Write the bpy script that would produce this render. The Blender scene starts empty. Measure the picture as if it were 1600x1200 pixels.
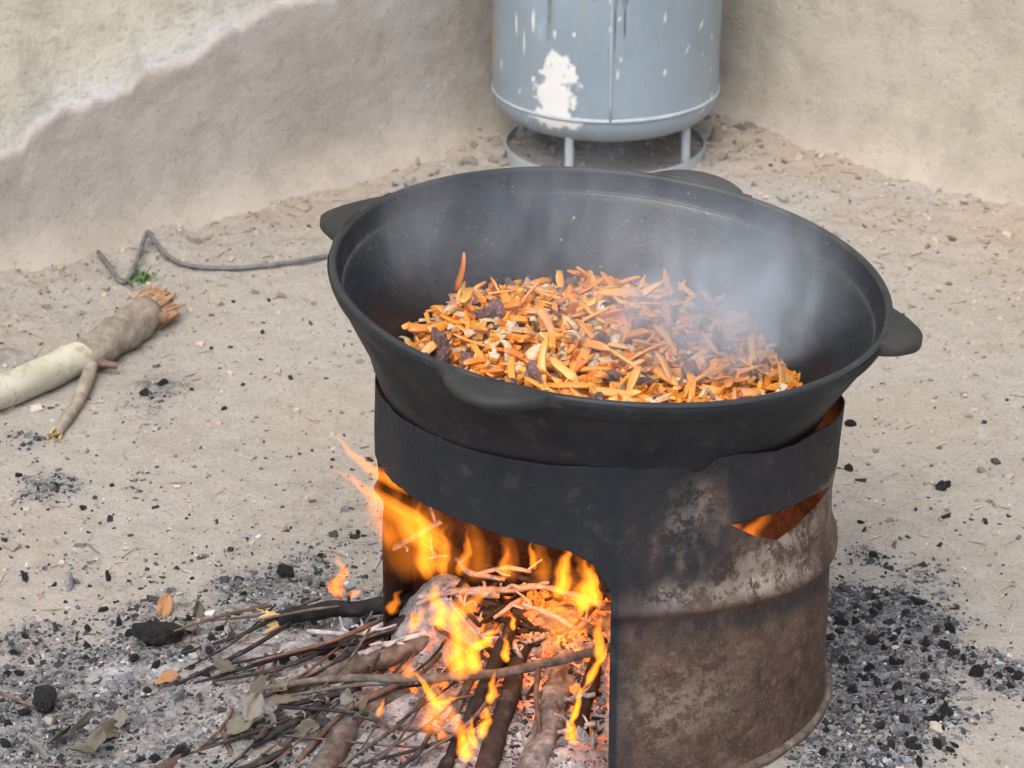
import bpy, bmesh, math, random
import numpy as np
from mathutils import Vector, Matrix

random.seed(7)
RNG = np.random.default_rng(11)
scene = bpy.context.scene
COL = scene.collection
R = math.radians

# ------------------------------------------------------------------ camera
K = 4800.0                      # focal length in pixels of a 1600 wide frame
PITCH = R(24.0)
D0 = 3.97
RIGHT = Vector((1, 0, 0))
FWD = Vector((0, math.cos(PITCH), -math.sin(PITCH)))
UP = Vector((0, math.sin(PITCH), math.cos(PITCH)))
CAM = -(FWD + RIGHT * (140 / K) + UP * (-459 / K)) * D0   # drum base centre = world origin

cam_d = bpy.data.cameras.new('camera')
cam_d.lens = 36.0 * K / 1600.0
cam_d.sensor_width = 36.0
cam_d.clip_start = 0.05
cam_d.clip_end = 200.0
cam_d.dof.use_dof = True
cam_d.dof.focus_distance = 3.78
cam_d.dof.aperture_fstop = 13.0
cam = bpy.data.objects.new('camera', cam_d)
COL.objects.link(cam)
cam.location = CAM
cam.rotation_euler = (R(90) - PITCH, 0, 0)
scene.camera = cam

# ------------------------------------------------------------------ world, sun, exposure
SUN_EL, SUN_ROT = R(58), R(200)     # high soft light behind the photographer's left shoulder
world = bpy.data.worlds.new('World')
scene.world = world
world.use_nodes = True
wn = world.node_tree
sky = wn.nodes.new('ShaderNodeTexSky')
sky.sky_type = 'NISHITA'
sky.sun_disc = False
sky.sun_elevation = SUN_EL
sky.sun_rotation = SUN_ROT
sky.dust_density = 2.5
sky.air_density = 1.0
sky.ozone_density = 1.0
bg = wn.nodes['Background']
bg.inputs['Strength'].default_value = 0.12
wn.links.new(sky.outputs[0], bg.inputs[0])

sun_d = bpy.data.lights.new('sun', 'SUN')
sun_d.energy = 1.5
sun_d.angle = R(60)
sun_d.color = (1.0, 0.95, 0.88)
sun = bpy.data.objects.new('sun', sun_d)
COL.objects.link(sun)
sdir = Vector((math.sin(SUN_ROT) * math.cos(SUN_EL), math.cos(SUN_ROT) * math.cos(SUN_EL), math.sin(SUN_EL)))
sun.rotation_euler = (-sdir).to_track_quat('-Z', 'Y').to_euler()

scene.view_settings.view_transform = 'Standard'
scene.view_settings.look = 'None'
scene.view_settings.gamma = 1.0
scene.view_settings.use_curve_mapping = False
scene.view_settings.exposure = 0.76
scene.render.engine = 'CYCLES'
cy = scene.cycles
cy.use_denoising = True
cy.max_bounces = 5
cy.diffuse_bounces = 2
cy.glossy_bounces = 3
cy.transparent_max_bounces = 24
cy.volume_bounces = 1
cy.volume_step_rate = 1.0
cy.volume_max_steps = 128
cy.use_adaptive_sampling = True
cy.adaptive_threshold = 0.03
cy.sample_clamp_indirect = 6.0


# ------------------------------------------------------------------ helpers
def ray(px, py):
    return FWD + RIGHT * ((px - 800) / K) + UP * ((600 - py) / K)


def G(px, py, z=0.0):
    d = ray(px, py)
    return CAM + d * ((z - CAM.z) / d.z)


def PY(px, py, Y):
    d = ray(px, py)
    return CAM + d * ((Y - CAM.y) / d.y)


def hash3(ix, iy, iz, seed):
    n = (ix.astype(np.int64) * 374761393 + iy.astype(np.int64) * 668265263 + iz.astype(np.int64) * 2147483647 + seed * 974711) & 0xFFFFFFFF
    n = ((n ^ (n >> 13)) * 1274126177) & 0xFFFFFFFF
    n = ((n ^ (n >> 16)) * 2246822519) & 0xFFFFFFFF
    return ((n ^ (n >> 15)) & 0xFFFFFF) / float(0xFFFFFF)


def vnoise(x, y, z=0.0, seed=0):
    x, y, z = np.broadcast_arrays(np.asarray(x, float), np.asarray(y, float), np.asarray(z, float))
    x0, y0, z0 = np.floor(x), np.floor(y), np.floor(z)
    fx, fy, fz = x - x0, y - y0, z - z0
    fx = fx * fx * (3 - 2 * fx); fy = fy * fy * (3 - 2 * fy); fz = fz * fz * (3 - 2 * fz)
    x0 = x0.astype(np.int64); y0 = y0.astype(np.int64); z0 = z0.astype(np.int64)
    r = 0
    for dx in (0, 1):
        for dy in (0, 1):
            for dz in (0, 1):
                w = (fx if dx else 1 - fx) * (fy if dy else 1 - fy) * (fz if dz else 1 - fz)
                r = r + w * hash3(x0 + dx, y0 + dy, z0 + dz, seed)
    return r


def fbm(x, y, z=0.0, seed=0, oct=4):
    s, a, t = 0, 1.0, 0
    x = np.asarray(x, float); y = np.asarray(y, float); z = np.asarray(z, float)
    for o in range(oct):
        s = s + a * vnoise(x * 2 ** o, y * 2 ** o, z * 2 ** o, seed + o * 17)
        t += a
        a *= 0.5
    return s / t * 2 - 1


def sstep(a, b, x):
    t = np.clip((np.asarray(x, float) - a) / (b - a), 0, 1)
    return t * t * (3 - 2 * t)


def mesh_data(name, verts, faces, smooth=True, cols=None):
    me = bpy.data.meshes.new(name)
    if isinstance(verts, np.ndarray):
        verts = verts.tolist()
    if isinstance(faces, np.ndarray):
        faces = faces.tolist()
    me.from_pydata(verts, [], faces)
    if smooth:
        me.polygons.foreach_set('use_smooth', [True] * len(me.polygons))
    if cols is not None:
        a = me.color_attributes.new('Col', 'FLOAT_COLOR', 'POINT')
        c = np.asarray(cols, np.float32)
        if c.shape[1] == 3:
            c = np.concatenate([c, np.ones((len(c), 1), np.float32)], 1)
        a.data.foreach_set('color', c.ravel())
    me.update()
    return me


def obj(name, me, mat=None, parent=None):
    if mat is not None and not me.materials:
        me.materials.append(mat)
    o = bpy.data.objects.new(name, me)
    COL.objects.link(o)
    if parent:
        o.parent = parent
    return o


def tag(o, label=None, cat=None, group=None, kind=None):
    if label: o['label'] = label
    if cat: o['category'] = cat
    if group: o['group'] = group
    if kind: o['kind'] = kind
    return o


def empty(name, loc=(0, 0, 0)):
    o = bpy.data.objects.new(name, None)
    o.empty_display_size = 0.05
    COL.objects.link(o)
    o.location = loc
    return o


def grid_faces(nu, nv, wrap=False):
    """vertex index = i*nv + j ; i in nu, j in nv"""
    i = np.arange(nu if wrap else nu - 1)
    j = np.arange(nv - 1)
    I, J = np.meshgrid(i, j, indexing='ij')
    I2 = (I + 1) % nu
    return np.stack([I * nv + J, I2 * nv + J, I2 * nv + J + 1, I * nv + J + 1], -1).reshape(-1, 4)


def lathe(profile, n=96):
    pr = np.array(profile)
    th = np.linspace(0, 2 * np.pi, n, endpoint=False)
    v = np.stack([np.outer(np.cos(th), pr[:, 0]), np.outer(np.sin(th), pr[:, 0]), np.tile(pr[:, 1], (n, 1))], -1).reshape(-1, 3)
    return v, grid_faces(n, len(pr), True)


def catmull(pts, n=6):
    P = [np.array(p, float) for p in pts]
    if len(P) == 2:
        return np.array([P[0] + (P[1] - P[0]) * t for t in np.linspace(0, 1, n + 1)])
    P = [2 * P[0] - P[1]] + P + [2 * P[-1] - P[-2]]
    out = []
    for k in range(1, len(P) - 2):
        for t in np.linspace(0, 1, n, endpoint=False):
            a, b, c, d = P[k - 1], P[k], P[k + 1], P[k + 2]
            out.append(0.5 * ((2 * b) + (-a + c) * t + (2 * a - 5 * b + 4 * c - d) * t * t + (-a + 3 * b - 3 * c + d) * t ** 3))
    out.append(P[-2])
    return np.array(out)


def tube_geo(path, rad, sides=8, rough=0.0, seed=0, cap=True):
    """path (n,3), rad scalar/array -> verts, faces"""
    path = np.asarray(path, float)
    n = len(path)
    rad = np.broadcast_to(np.asarray(rad, float), (n,)).copy()
    tan = np.gradient(path, axis=0)
    tan /= np.linalg.norm(tan, axis=1)[:, None] + 1e-9
    ref = np.array([0, 0, 1.0]) if abs(tan[:, 2]).mean() < 0.9 else np.array([1.0, 0, 0])
    side = np.cross(tan, ref); side /= np.linalg.norm(side, axis=1)[:, None] + 1e-9
    up = np.cross(side, tan)
    a = np.linspace(0, 2 * np.pi, sides, endpoint=False)
    s = np.arange(n) * 0.6
    rr = rad[:, None] * (1 + rough * (2 * vnoise(s[:, None] * 1.0 + seed * 3.1, np.cos(a)[None] * 1.5 + 5, np.sin(a)[None] * 1.5, seed) - 1))
    v = path[:, None, :] + rr[..., None] * (np.cos(a)[None, :, None] * side[:, None, :] + np.sin(a)[None, :, None] * up[:, None, :])
    v = v.reshape(-1, 3)
    f = []
    for i in range(n - 1):
        for j in range(sides):
            j2 = (j + 1) % sides
            f.append((i * sides + j, i * sides + j2, (i + 1) * sides + j2, (i + 1) * sides + j))
    if cap:
        f.append(tuple(range(sides - 1, -1, -1)))
        f.append(tuple((n - 1) * sides + j for j in range(sides)))
    return v, f


def join_geo(parts):
    V, F, o = [], [], 0
    for v, f in parts:
        V.append(np.asarray(v, float))
        F += [tuple(int(i) + o for i in q) for q in f]
        o += len(v)
    return np.concatenate(V), F


CUBE_F = np.array([(0, 3, 2, 1), (4, 5, 6, 7), (0, 1, 5, 4), (1, 2, 6, 5), (2, 3, 7, 6), (3, 0, 4, 7)])
CUBE_V = np.array([(-1, -1, -1), (1, -1, -1), (1, 1, -1), (-1, 1, -1), (-1, -1, 1), (1, -1, 1), (1, 1, 1), (-1, 1, 1)], float) * 0.5


def rot_rand(n, flat=0.5):
    """random rotations; flat<1 keeps z mostly up"""
    az = RNG.uniform(0, 2 * np.pi, n); tx = RNG.normal(0, flat, n); ty = RNG.normal(0, flat, n)
    cz, sz = np.cos(az), np.sin(az); cx, sx = np.cos(tx), np.sin(tx); cy_, sy = np.cos(ty), np.sin(ty)
    Z = np.zeros(n); O = np.ones(n)
    Rz = np.stack([cz, -sz, Z, sz, cz, Z, Z, Z, O], -1).reshape(n, 3, 3)
    Rx = np.stack([O, Z, Z, Z, cx, -sx, Z, sx, cx], -1).reshape(n, 3, 3)
    Ry = np.stack([cy_, Z, sy, Z, O, Z, -sy, Z, cy_], -1).reshape(n, 3, 3)
    return Rz @ Rx @ Ry


def chips(pos, size, cols, jit=0.35, flat=0.5):
    """many small irregular chunks in one mesh: pos (n,3), size (n,3), cols (n,3)"""
    n = len(pos)
    v = CUBE_V[None] * (1 + RNG.uniform(-jit, jit, (n, 8, 3)))
    v = v * size[:, None, :]
    v = np.einsum('nij,nkj->nki', rot_rand(n, flat), v) + pos[:, None, :]
    f = (CUBE_F[None] + (np.arange(n) * 8)[:, None, None]).reshape(-1, 4)
    return v.reshape(-1, 3), f, np.repeat(cols, 8, 0)


# ------------------------------------------------------------------ material helpers
class NT:
    def __init__(self, name, rough=0.8, spec=0.3):
        self.m = bpy.data.materials.new(name)
        self.m.use_nodes = True
        self.t = self.m.node_tree
        self.b = self.t.nodes['Principled BSDF']
        self.b.inputs['Roughness'].default_value = rough
        self.b.inputs['Specular IOR Level'].default_value = spec
        self.tc = self.t.nodes.new('ShaderNodeTexCoord')

    def n(self, typ, **kw):
        x = self.t.nodes.new(typ)
        for k, v in kw.items():
            setattr(x, k, v)
        return x

    def l(self, a, b):
        self.t.links.new(a, b)

    def set(self, sock, v):
        if hasattr(v, 'links') or hasattr(v, 'is_output'):
            self.l(v, sock)
        elif isinstance(v, (int, float)):
            sock.default_value = v
        else:
            sock.default_value = (*v, 1.0) if len(v) == 3 and sock.type == 'RGBA' else v

    def noise(self, scale, detail=4, rough=0.55, vec=None, dist=0.0):
        x = self.n('ShaderNodeTexNoise')
        x.inputs['Scale'].default_value = scale
        x.inputs['Detail'].default_value = detail
        x.inputs['Roughness'].default_value = rough
        x.inputs['Distortion'].default_value = dist
        self.l(vec if vec is not None else self.tc.outputs['Object'], x.inputs['Vector'])
        return x.outputs['Fac']

    def mapping(self, scale=(1, 1, 1), src='Object'):
        x = self.n('ShaderNodeMapping')
        x.inputs['Scale'].default_value = scale
        self.l(self.tc.outputs[src], x.inputs['Vector'])
        return x.outputs[0]

    def voro(self, scale, vec=None, feature='F1'):
        x = self.n('ShaderNodeTexVoronoi', feature=feature)
        x.inputs['Scale'].default_value = scale
        self.l(vec if vec is not None else self.tc.outputs['Object'], x.inputs['Vector'])
        return x.outputs['Distance']

    def ramp(self, fac, stops):
        x = self.n('ShaderNodeValToRGB')
        e = x.color_ramp.elements
        while len(e) < len(stops):
            e.new(0.5)
        for k, (p, c) in enumerate(stops):
            e[k].position = p
            e[k].color = (c, c, c, 1) if isinstance(c, (int, float)) else (*c, 1)
        self.set(x.inputs['Fac'], fac)
        return x.outputs['Color']

    def mix(self, fac, a, b, mode='MIX'):
        x = self.n('ShaderNodeMix', data_type='RGBA', blend_type=mode)
        self.set(x.inputs[0], fac)
        self.set(x.inputs[6], a)
        self.set(x.inputs[7], b)
        return x.outputs[2]

    def math(self, op, a, b=0.0, c=0.0):
        x = self.n('ShaderNodeMath', operation=op)
        self.set(x.inputs[0], a); self.set(x.inputs[1], b)
        if op in ('MULTIPLY_ADD', 'SMOOTH_MIN'):
            self.set(x.inputs[2], c)
        return x.outputs[0]

    def attr(self, name='Col'):
        x = self.n('ShaderNodeAttribute', attribute_name=name)
        return x

    def sep(self, col):
        x = self.n('ShaderNodeSeparateColor')
        self.l(col, x.inputs[0])
        return x.outputs

    def rnd(self):
        return self.n('ShaderNodeObjectInfo').outputs['Random']

    def color(self, c):
        self.set(self.b.inputs['Base Color'], c)

    def bump(self, h, strength=0.5, dist=0.003, normal=None):
        x = self.n('ShaderNodeBump')
        x.inputs['Strength'].default_value = strength
        x.inputs['Distance'].default_value = dist
        self.l(h, x.inputs['Height'])
        if normal is not None:
            self.l(normal, x.inputs['Normal'])
        self.l(x.outputs[0], self.b.inputs['Normal'])
        return x.outputs[0]


def mat_ground():
    t = NT('clay_ground', 0.95, 0.15)
    n1 = t.noise(3.0, 4); n2 = t.noise(22, 4, 0.65); n3 = t.noise(140, 3, 0.7); n4 = t.noise(420, 1, 0.7)
    base = t.ramp(n1, [(0.30, (0.335, 0.295, 0.247)), (0.52, (0.39, 0.357, 0.31)), (0.72, (0.41, 0.375, 0.325))])
    base = t.mix(t.ramp(n2, [(0.35, 0.0), (0.7, 1.0)]), base, (0.435, 0.405, 0.362))
    base = t.mix(t.ramp(n3, [(0.30, 0.55), (0.46, 0.0)]), base, (0.22, 0.17, 0.13))
    base = t.mix(t.ramp(n3, [(0.58, 0.0), (0.75, 0.6)]), base, (0.56, 0.50, 0.42))
    base = t.mix(t.ramp(n4, [(0.30, 0.45), (0.42, 0.0)]), base, (0.15, 0.12, 0.10))
    s = t.sep(t.attr().outputs['Color'])
    # soot stain: R, ash: G, red-brown soil: B
    sootn = t.math('MULTIPLY', s[0], t.ramp(t.noise(90, 3, 0.7), [(0.30, 1.25), (0.62, 0.35)]))
    base = t.mix(s[2], base, (0.40, 0.31, 0.235))
    base = t.mix(t.math('MINIMUM', t.math('MULTIPLY', sootn, 1.15), 1.0), base, t.ramp(t.noise(35, 4, .7), [(.34, (.050, .051, .053)), (.52, (.15, .15, .153)), (.66, (.30, .30, .305))]))
    ashn = t.math('MULTIPLY', s[1], t.ramp(t.noise(60, 3, 0.7), [(0.35, 0.2), (0.6, 1.0)]))
    base = t.mix(ashn, base, (0.52, 0.52, 0.53))
    t.color(base)
    h = t.math('ADD', t.math('MULTIPLY', n3, 0.7), t.math('MULTIPLY', n2, 0.6))
    h = t.math('ADD', h, t.math('MULTIPLY', n4, 0.25))
    t.bump(h, 0.75, 0.006)
    return t.m


def mat_col(name, rough=0.9, spec=0.2, nscale=200, namt=0.35, bump=0.4):
    """base colour from the mesh's own colour attribute, broken by noise"""
    t = NT(name, rough, spec)
    n = t.noise(nscale, 4, 0.65)
    c = t.mix(1.0, t.attr().outputs['Color'], t.ramp(n, [(0.3, 1 - namt), (0.7, 1 + namt)]), 'MULTIPLY')
    t.color(c)
    t.bump(n, bump, 0.002)
    return t.m


def mat_simple(name, stops, scale=60, rough=0.85, spec=0.2, rnd=0.25, bump=0.5, stretch=(1, 1, 1), bdist=0.002):
    t = NT(name, rough, spec)
    v = t.mapping(stretch)
    n = t.noise(scale, 5, 0.6, v)
    c = t.ramp(n, stops)
    if rnd:
        g = t.n('ShaderNodeMapRange')
        g.inputs['To Min'].default_value = 1 - rnd
        g.inputs['To Max'].default_value = 1 + rnd
        t.l(t.rnd(), g.inputs['Value'])
        c = t.mix(1.0, c, g.outputs[0], 'MULTIPLY')
    t.color(c)
    t.bump(n, bump, bdist)
    return t.m


# ================================================================== SETTING
CORNER = G(975, 146)
LDIR = (G(0, 425) - CORNER); LDIR.z = 0; LDIR.normalize()
RDIR = (G(1600, 335) - CORNER); RDIR.z = 0; RDIR.normalize()
LN = Vector((-LDIR.y, LDIR.x, 0));  LN = LN if LN.dot(-CORNER) > 0 else -LN
RN = Vector((-RDIR.y, RDIR.x, 0));  RN = RN if RN.dot(-CORNER) > 0 else -RN


def wall_dist(x, y):
    dl = (x - CORNER.x) * LN.x + (y - CORNER.y) * LN.y
    dr = (x - CORNER.x) * RN.x + (y - CORNER.y) * RN.y
    return np.minimum(dl, dr)


def gxy(px, py):
    p = G(px, py)
    return p.x, p.y


def blobs(x, y, lst):
    """soft union of blobs given as (px, py, radius m, strength)"""
    r = np.zeros_like(x)
    for px, py, rad, st in lst:
        cx, cy_ = gxy(px, py)
        d2 = (x - cx) ** 2 + (y - cy_) ** 2
        r = np.maximum(r, st * np.exp(-d2 / (rad * rad)))
    return r


SOOT_B = [(380, 1060, .22, 1.1), (120, 1090, .20, 1.05), (560, 1120, .22, 1.1), (230, 985, .14, .85), (1390, 1060, .10, 1.1), (1350, 1140, .12, 1.3), (1400, 1000, .09, 1.2), (1320, 1040, .08, 1.2), (170, 1060, .14, 1), (60, 1010, .10, .8), (300, 1000, .13, .9), (400, 940, .10, .9), (480, 900, .10, .75), (250, 1130, .18, 1), (520, 1000, .2, 1),
          (700, 1050, .25, 1), (850, 1150, .2, 1), (500, 1180, .25, 1), (100, 1180, .16, .9), (1360, 960, .075, 1), (1340, 1080, .11, 1), (1430, 1010, .08, 1), (1330, 1190, .12, 1),
          (1490, 1035, .05, .9), (1570, 1060, .06, .9), (1380, 1150, .09, 1), (1440, 1080, .06, .9), (1350, 870, .05, .6), (1430, 890, .06, .35), (940, 1000, .25, 1),
          (560, 860, .08, .6), (540, 800, .05, .45), (250, 605, .05, .8), (215, 605, .03, .6), (30, 690, .05, .6), (75, 765, .05, .7), (25, 560, .06, .5), (340, 880, .12, .4), (120, 900, .12, .35)]
ASH_B = [(330, 1080, .10, .9), (180, 1075, .05, .9), (440, 1040, .12, 1), (560, 970, .1, 1), (430, 1140, .13, .8), (620, 1120, .15, .9), (700, 1000, .15, .8),
         (900, 1180, .06, 1), (230, 1170, .1, .6), (380, 960, .06, .6), (1400, 1100, .06, .35), (1330, 1160, .06, .4), (110, 930, .02, .6), (320, 945, .05, .5)]


def soot_f(x, y):
    n = fbm(x * 9, y * 9, 0, 3, 5); n2 = fbm(x * 45, y * 45, 0, 9, 3)
    return sstep(0.18, 0.95, blobs(x, y, SOOT_B) + 0.42 * n + 0.25 * n2)


def ash_f(x, y):
    n = fbm(x * 14, y * 14, 0, 23, 5); n2 = fbm(x * 60, y * 60, 0, 29, 3)
    return sstep(0.30, 1.1, blobs(x, y, ASH_B) * .8 + 0.55 * n + 0.3 * n2)


def ground_h(x, y):
    x = np.asarray(x, float); y = np.asarray(y, float)
    d = wall_dist(x, y)
    flat = sstep(0.30, 0.50, np.hypot(x, y))
    h = 0.010 * fbm(x * 2.2, y * 2.2, 0, 41, 3) + 0.006 * fbm(x * 9, y * 9, 0, 42, 4) + 0.0022 * fbm(x * 45, y * 45, 0, 43, 3)
    h = h * (0.25 + 0.75 * flat)
    h = h + 0.028 * np.exp(-np.maximum(d, 0) / 0.12) * (1 + 0.7 * fbm(x * 5, y * 5, 0, 44, 4))
    near = np.exp(-(np.maximum(d, 0) / 0.45) ** 2)
    h = h + near * (0.008 * np.abs(fbm(x * 14, y * 14, 0, 45, 4)) + 0.006 * fbm(x * 40, y * 40, 0, 46, 3))
    # low ash heap where the fire has been fed
    h = h + 0.030 * np.exp(-(((x + .38) / .26) ** 2 + ((y + .12) / .22) ** 2)) * flat
    h = h + 0.020 * np.exp(-(((x - .37) / .12) ** 2 + ((y + .10) / .25) ** 2)) * flat
    h = h + soot_f(x, y) * (0.004 * fbm(x * 60, y * 60, 0, 47, 3) + 0.003)
    return h


_TX = np.arange(-1.6, 1.8, 0.006); _TY = np.arange(-0.9, 3.0, 0.006)
_TH = ground_h(*np.meshgrid(_TX, _TY, indexing='ij'))


def gh(x, y):
    u = min(max((x - _TX[0]) / .006, 0), len(_TX) - 1.001); v = min(max((y - _TY[0]) / .006, 0), len(_TY) - 1.001)
    i, j = int(u), int(v); u -= i; v -= j
    return float((_TH[i, j] * (1 - u) + _TH[i + 1, j] * u) * (1 - v) + (_TH[i, j + 1] * (1 - u) + _TH[i + 1, j + 1] * u) * v)


def GZ(px, py, lift=0.0):
    """the point of the ground seen at a pixel, with its true height"""
    p = G(px, py)
    for _ in range(3):
        p = G(px, py, gh(p.x, p.y))
    p.z += lift
    return p


def build_ground():
    def axis(lo, hi, step, far):
        core = np.arange(lo, hi, step)
        out, s, a = [], step, hi
        while a < far:
            s *= 1.35; a += s; out.append(a)
        neg, s, a = [], step, lo
        while a > -far:
            s *= 1.35; a -= s; neg.append(a)
        return np.array(neg[::-1] + list(core) + out)
    xs = axis(-1.15, 1.30, 0.006, 60)
    ys = axis(-0.62, 2.75, 0.0065, 60)
    X, Y = np.meshgrid(xs, ys, indexing='ij')
    x, y = X.ravel(), Y.ravel()
    z = ground_h(x, y)
    z[wall_dist(x, y) < -0.04] = -0.05
    v = np.stack([x, y, z], -1)
    d = wall_dist(x, y)
    soil = 0.55 * np.exp(-(np.maximum(d, 0) / 0.25) ** 2) * sstep(-.3, .4, fbm(x * 4, y * 4, 0, 50, 4)) + 0.25 * sstep(.1, .6, fbm(x * 2.5, y * 2.5, 0, 51, 4))
    cols = np.stack([soot_f(x, y) * .9, ash_f(x, y) * .9, soil], -1)
    f = grid_faces(len(xs), len(ys))
    me = mesh_data('ground', v, f, True, cols)
    tag(obj('ground', me, mat_ground()), kind='structure')


build_ground()


# ---- walls of the yard corner
def wall_verts(u, z, amp=1.0, seed=0):
    """bulge of plaster along wall"""
    return amp * (0.012 * fbm(u * 1.5, z * 1.5, 0, seed, 3) + 0.004 * fbm(u * 8, z * 8, 0, seed + 5, 4) + 0.0018 * fbm(u * 40, z * 40, 0, seed + 9, 3))


def mat_wall(name, upper=False, tone='l'):
    t = NT(name, 0.95, 0.1)
    n1 = t.noise(2.5, 3); n2 = t.noise(14, 4, 0.65); n3 = t.noise(90, 3, 0.7)
    st = t.noise(30, 4, 0.6, t.mapping((1, 1, 3.0)))
    if upper:
        c = t.ramp(n1, [(0.3, (0.66, 0.60, 0.46)), (0.55, (0.74, 0.69, 0.55)), (0.75, (0.72, 0.68, 0.58))])
        c = t.mix(t.sep(t.attr().outputs['Color'])[0], c, (0.78, 0.78, 0.76))
        c = t.mix(t.ramp(st, [(0.33, 0.5), (0.45, 0.0)]), c, (0.45, 0.40, 0.31))
    elif tone == 'l':
        c = t.ramp(n1, [(0.3, (0.42, 0.38, 0.335)), (0.55, (0.49, 0.45, 0.405)), (0.75, (0.48, 0.425, 0.365))])
        c = t.mix(t.sep(t.attr().outputs['Color'])[1], c, (0.47, 0.41, 0.34))
    else:
        c = t.ramp(n1, [(0.3, (0.50, 0.445, 0.36)), (0.55, (0.54, 0.49, 0.405)), (0.75, (0.51, 0.475, 0.395))])
        c = t.mix(t.sep(t.attr().outputs['Color'])[1], c, (0.47, 0.41, 0.345))
    c = t.mix(t.ramp(n2, [(0.35, 0.35), (0.55, 0.0)]), c, (0.30, 0.26, 0.21))
    c = t.mix(t.ramp(n3, [(0.60, 0.0), (0.78, 0.5)]), c, (0.60, 0.56, 0.49))
    c = t.mix(t.ramp(n3, [(0.27, 0.6), (0.40, 0.0)]), c, (0.22, 0.19, 0.16))
    t.color(c)
    t.bump(t.math('ADD', t.math('MULTIPLY', n2, 0.9), t.math('MULTIPLY', n3, 0.7)), 0.45, 0.006)
    return t.m


def wall_slab(org, d, nrm, u, top, base_off, thick, seed, zlo=-0.12, zstep=0.02, colf=None, amp=1.0, topedge=None, flare=0.0):
    """a slab of plaster standing along d from org; front face uneven, closed back"""
    us = u
    if topedge is None:
        zs = np.concatenate([np.arange(zlo, min(0.9, top), zstep), np.linspace(min(0.9, top), top, 24)[1:]]) if top > 0.95 else np.arange(zlo, top + 1e-6, zstep)
        U, Z = np.meshgrid(us, zs, indexing='ij')
    else:
        nz = int((np.max(topedge) - zlo) / zstep) + 2
        tt = np.linspace(0, 1, nz)
        U = np.repeat(us[:, None], nz, 1)
        Z = zlo + (topedge[:, None] - zlo) * tt[None]
    off = base_off + wall_verts(U, Z, amp, seed)
    # plaster and washed-down soil spread outwards at the foot
    off = off + flare * np.exp(-np.maximum(Z + .01, 0) / .040) * (1 + .45 * fbm(U * 5, Z * 3, 0, seed + 3, 3))
    if topedge is not None:   # feather the top edge a little
        off = off - 0.004 * sstep(0.985, 1.0, (Z - zlo) / (topedge[:, None] - zlo))
    P = np.array(org)[None, None] + U[..., None] * np.array(d)[None, None] + off[..., None] * np.array(nrm)[None, None]
    P[..., 2] = Z
    nu, nv = U.shape
    front = P.reshape(-1, 3)
    back = P.copy()
    back -= np.array(nrm)[None, None] * (off + thick)[..., None]
    back = back.reshape(-1, 3)
    f = grid_faces(nu, nv).tolist()
    nF = nu * nv
    fb = [tuple(i + nF for i in q[::-1]) for q in f]
    rim = []
    for i in range(nu - 1):
        a, b = i * nv + nv - 1, (i + 1) * nv + nv - 1
        rim.append((a, b, b + nF, a + nF))
        a, b = i * nv, (i + 1) * nv
        rim.append((b, a, a + nF, b + nF))
    for j in range(nv - 1):
        a, b = j, j + 1
        rim.append((a, b, b + nF, a + nF))
        a, b = (nu - 1) * nv + j, (nu - 1) * nv + j + 1
        rim.append((b, a, a + nF, b + nF))
    V = np.concatenate([front, back])
    c = np.zeros((len(V), 3))
    if colf is not None:
        c[:nF] = colf(U.ravel(), Z.ravel())
    return V, f + fb + rim, c


def skirt_top(u):
    return np.interp(u, [0, .85, 1.0, 1.68, 2.4], [.42, .365, .325, .170, .145]) + 0.018 * fbm(u * 3, u * 0 + 3, 0, 71, 4) + 0.012 * fbm(u * 16, u * 0 + 9, 0, 72, 3) + 0.016 * np.round(fbm(u * 9, u * 0 + 1, 0, 75, 2) * 2.2) * 0.7 + .011 * fbm(u * 45, u * 0 + 4, 0, 76, 3)


def build_walls():
    uL = np.concatenate([np.arange(-0.02, 2.4, 0.012), np.linspace(2.42, 5.0, 30)])

    def colu(u, z):
        tp = skirt_top(u)
        w = np.exp(-np.maximum(z - tp, 0) / (0.045 + 0.03 * fbm(u * 4, z * 4, 0, 81, 3))) * (0.75 + 0.6 * fbm(u * 12, z * 12, 0, 82, 4))
        return np.stack([np.clip(w * 1.3 * (.55 + .9 * vnoise(u * 5, z * 9, 0, 86)), 0, 1), 0 * u, 0 * u], -1)
    V, F, c = wall_slab(CORNER, LDIR, LN, uL, 2.6, 0.0, 0.3, 61, colf=colu, zstep=0.014)
    w = obj('plastered_wall', mesh_data('plastered_wall', V, F, True, c), mat_wall('yellowed_plaster', True))
    tag(w, 'yellowed plaster wall with flaking whitewash above a rough grey cement skirt', 'wall')

    def cols(u, z):
        return np.stack([0 * u, np.clip(1.1 - (z - 0.02) / 0.10, 0, 1) * (0.7 + 0.5 * fbm(u * 6, z * 6, 0, 83, 3)), 0 * u], -1)
    V, F, c = wall_slab(CORNER, LDIR, LN, uL[1:], 0, 0.018, 0.0175, 65, colf=cols, topedge=skirt_top(uL[1:]), zstep=0.010, amp=1.0, flare=.085)
    s = obj('cement_skirt', mesh_data('cement_skirt', V, F, True, c), mat_wall('grey_cement_render', False, 'l'), w)
    s['label'] = 'rough grey cement skirt with ragged top edge'
    uR = np.concatenate([np.arange(-0.30, 2.2, 0.012), np.linspace(2.22, 5.0, 30)])
    V, F, c = wall_slab(CORNER, RDIR, RN, uR, 2.6, 0.0, 0.3, 67, colf=cols, zstep=0.014, flare=.085)
    tag(obj('mud_wall', mesh_data('mud_wall', V, F, True, c), mat_wall('mud_plaster', False, 'r')),
        'bare grey-brown mud plaster wall meeting the whitewashed one in the yard corner', 'wall')


build_walls()


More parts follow.
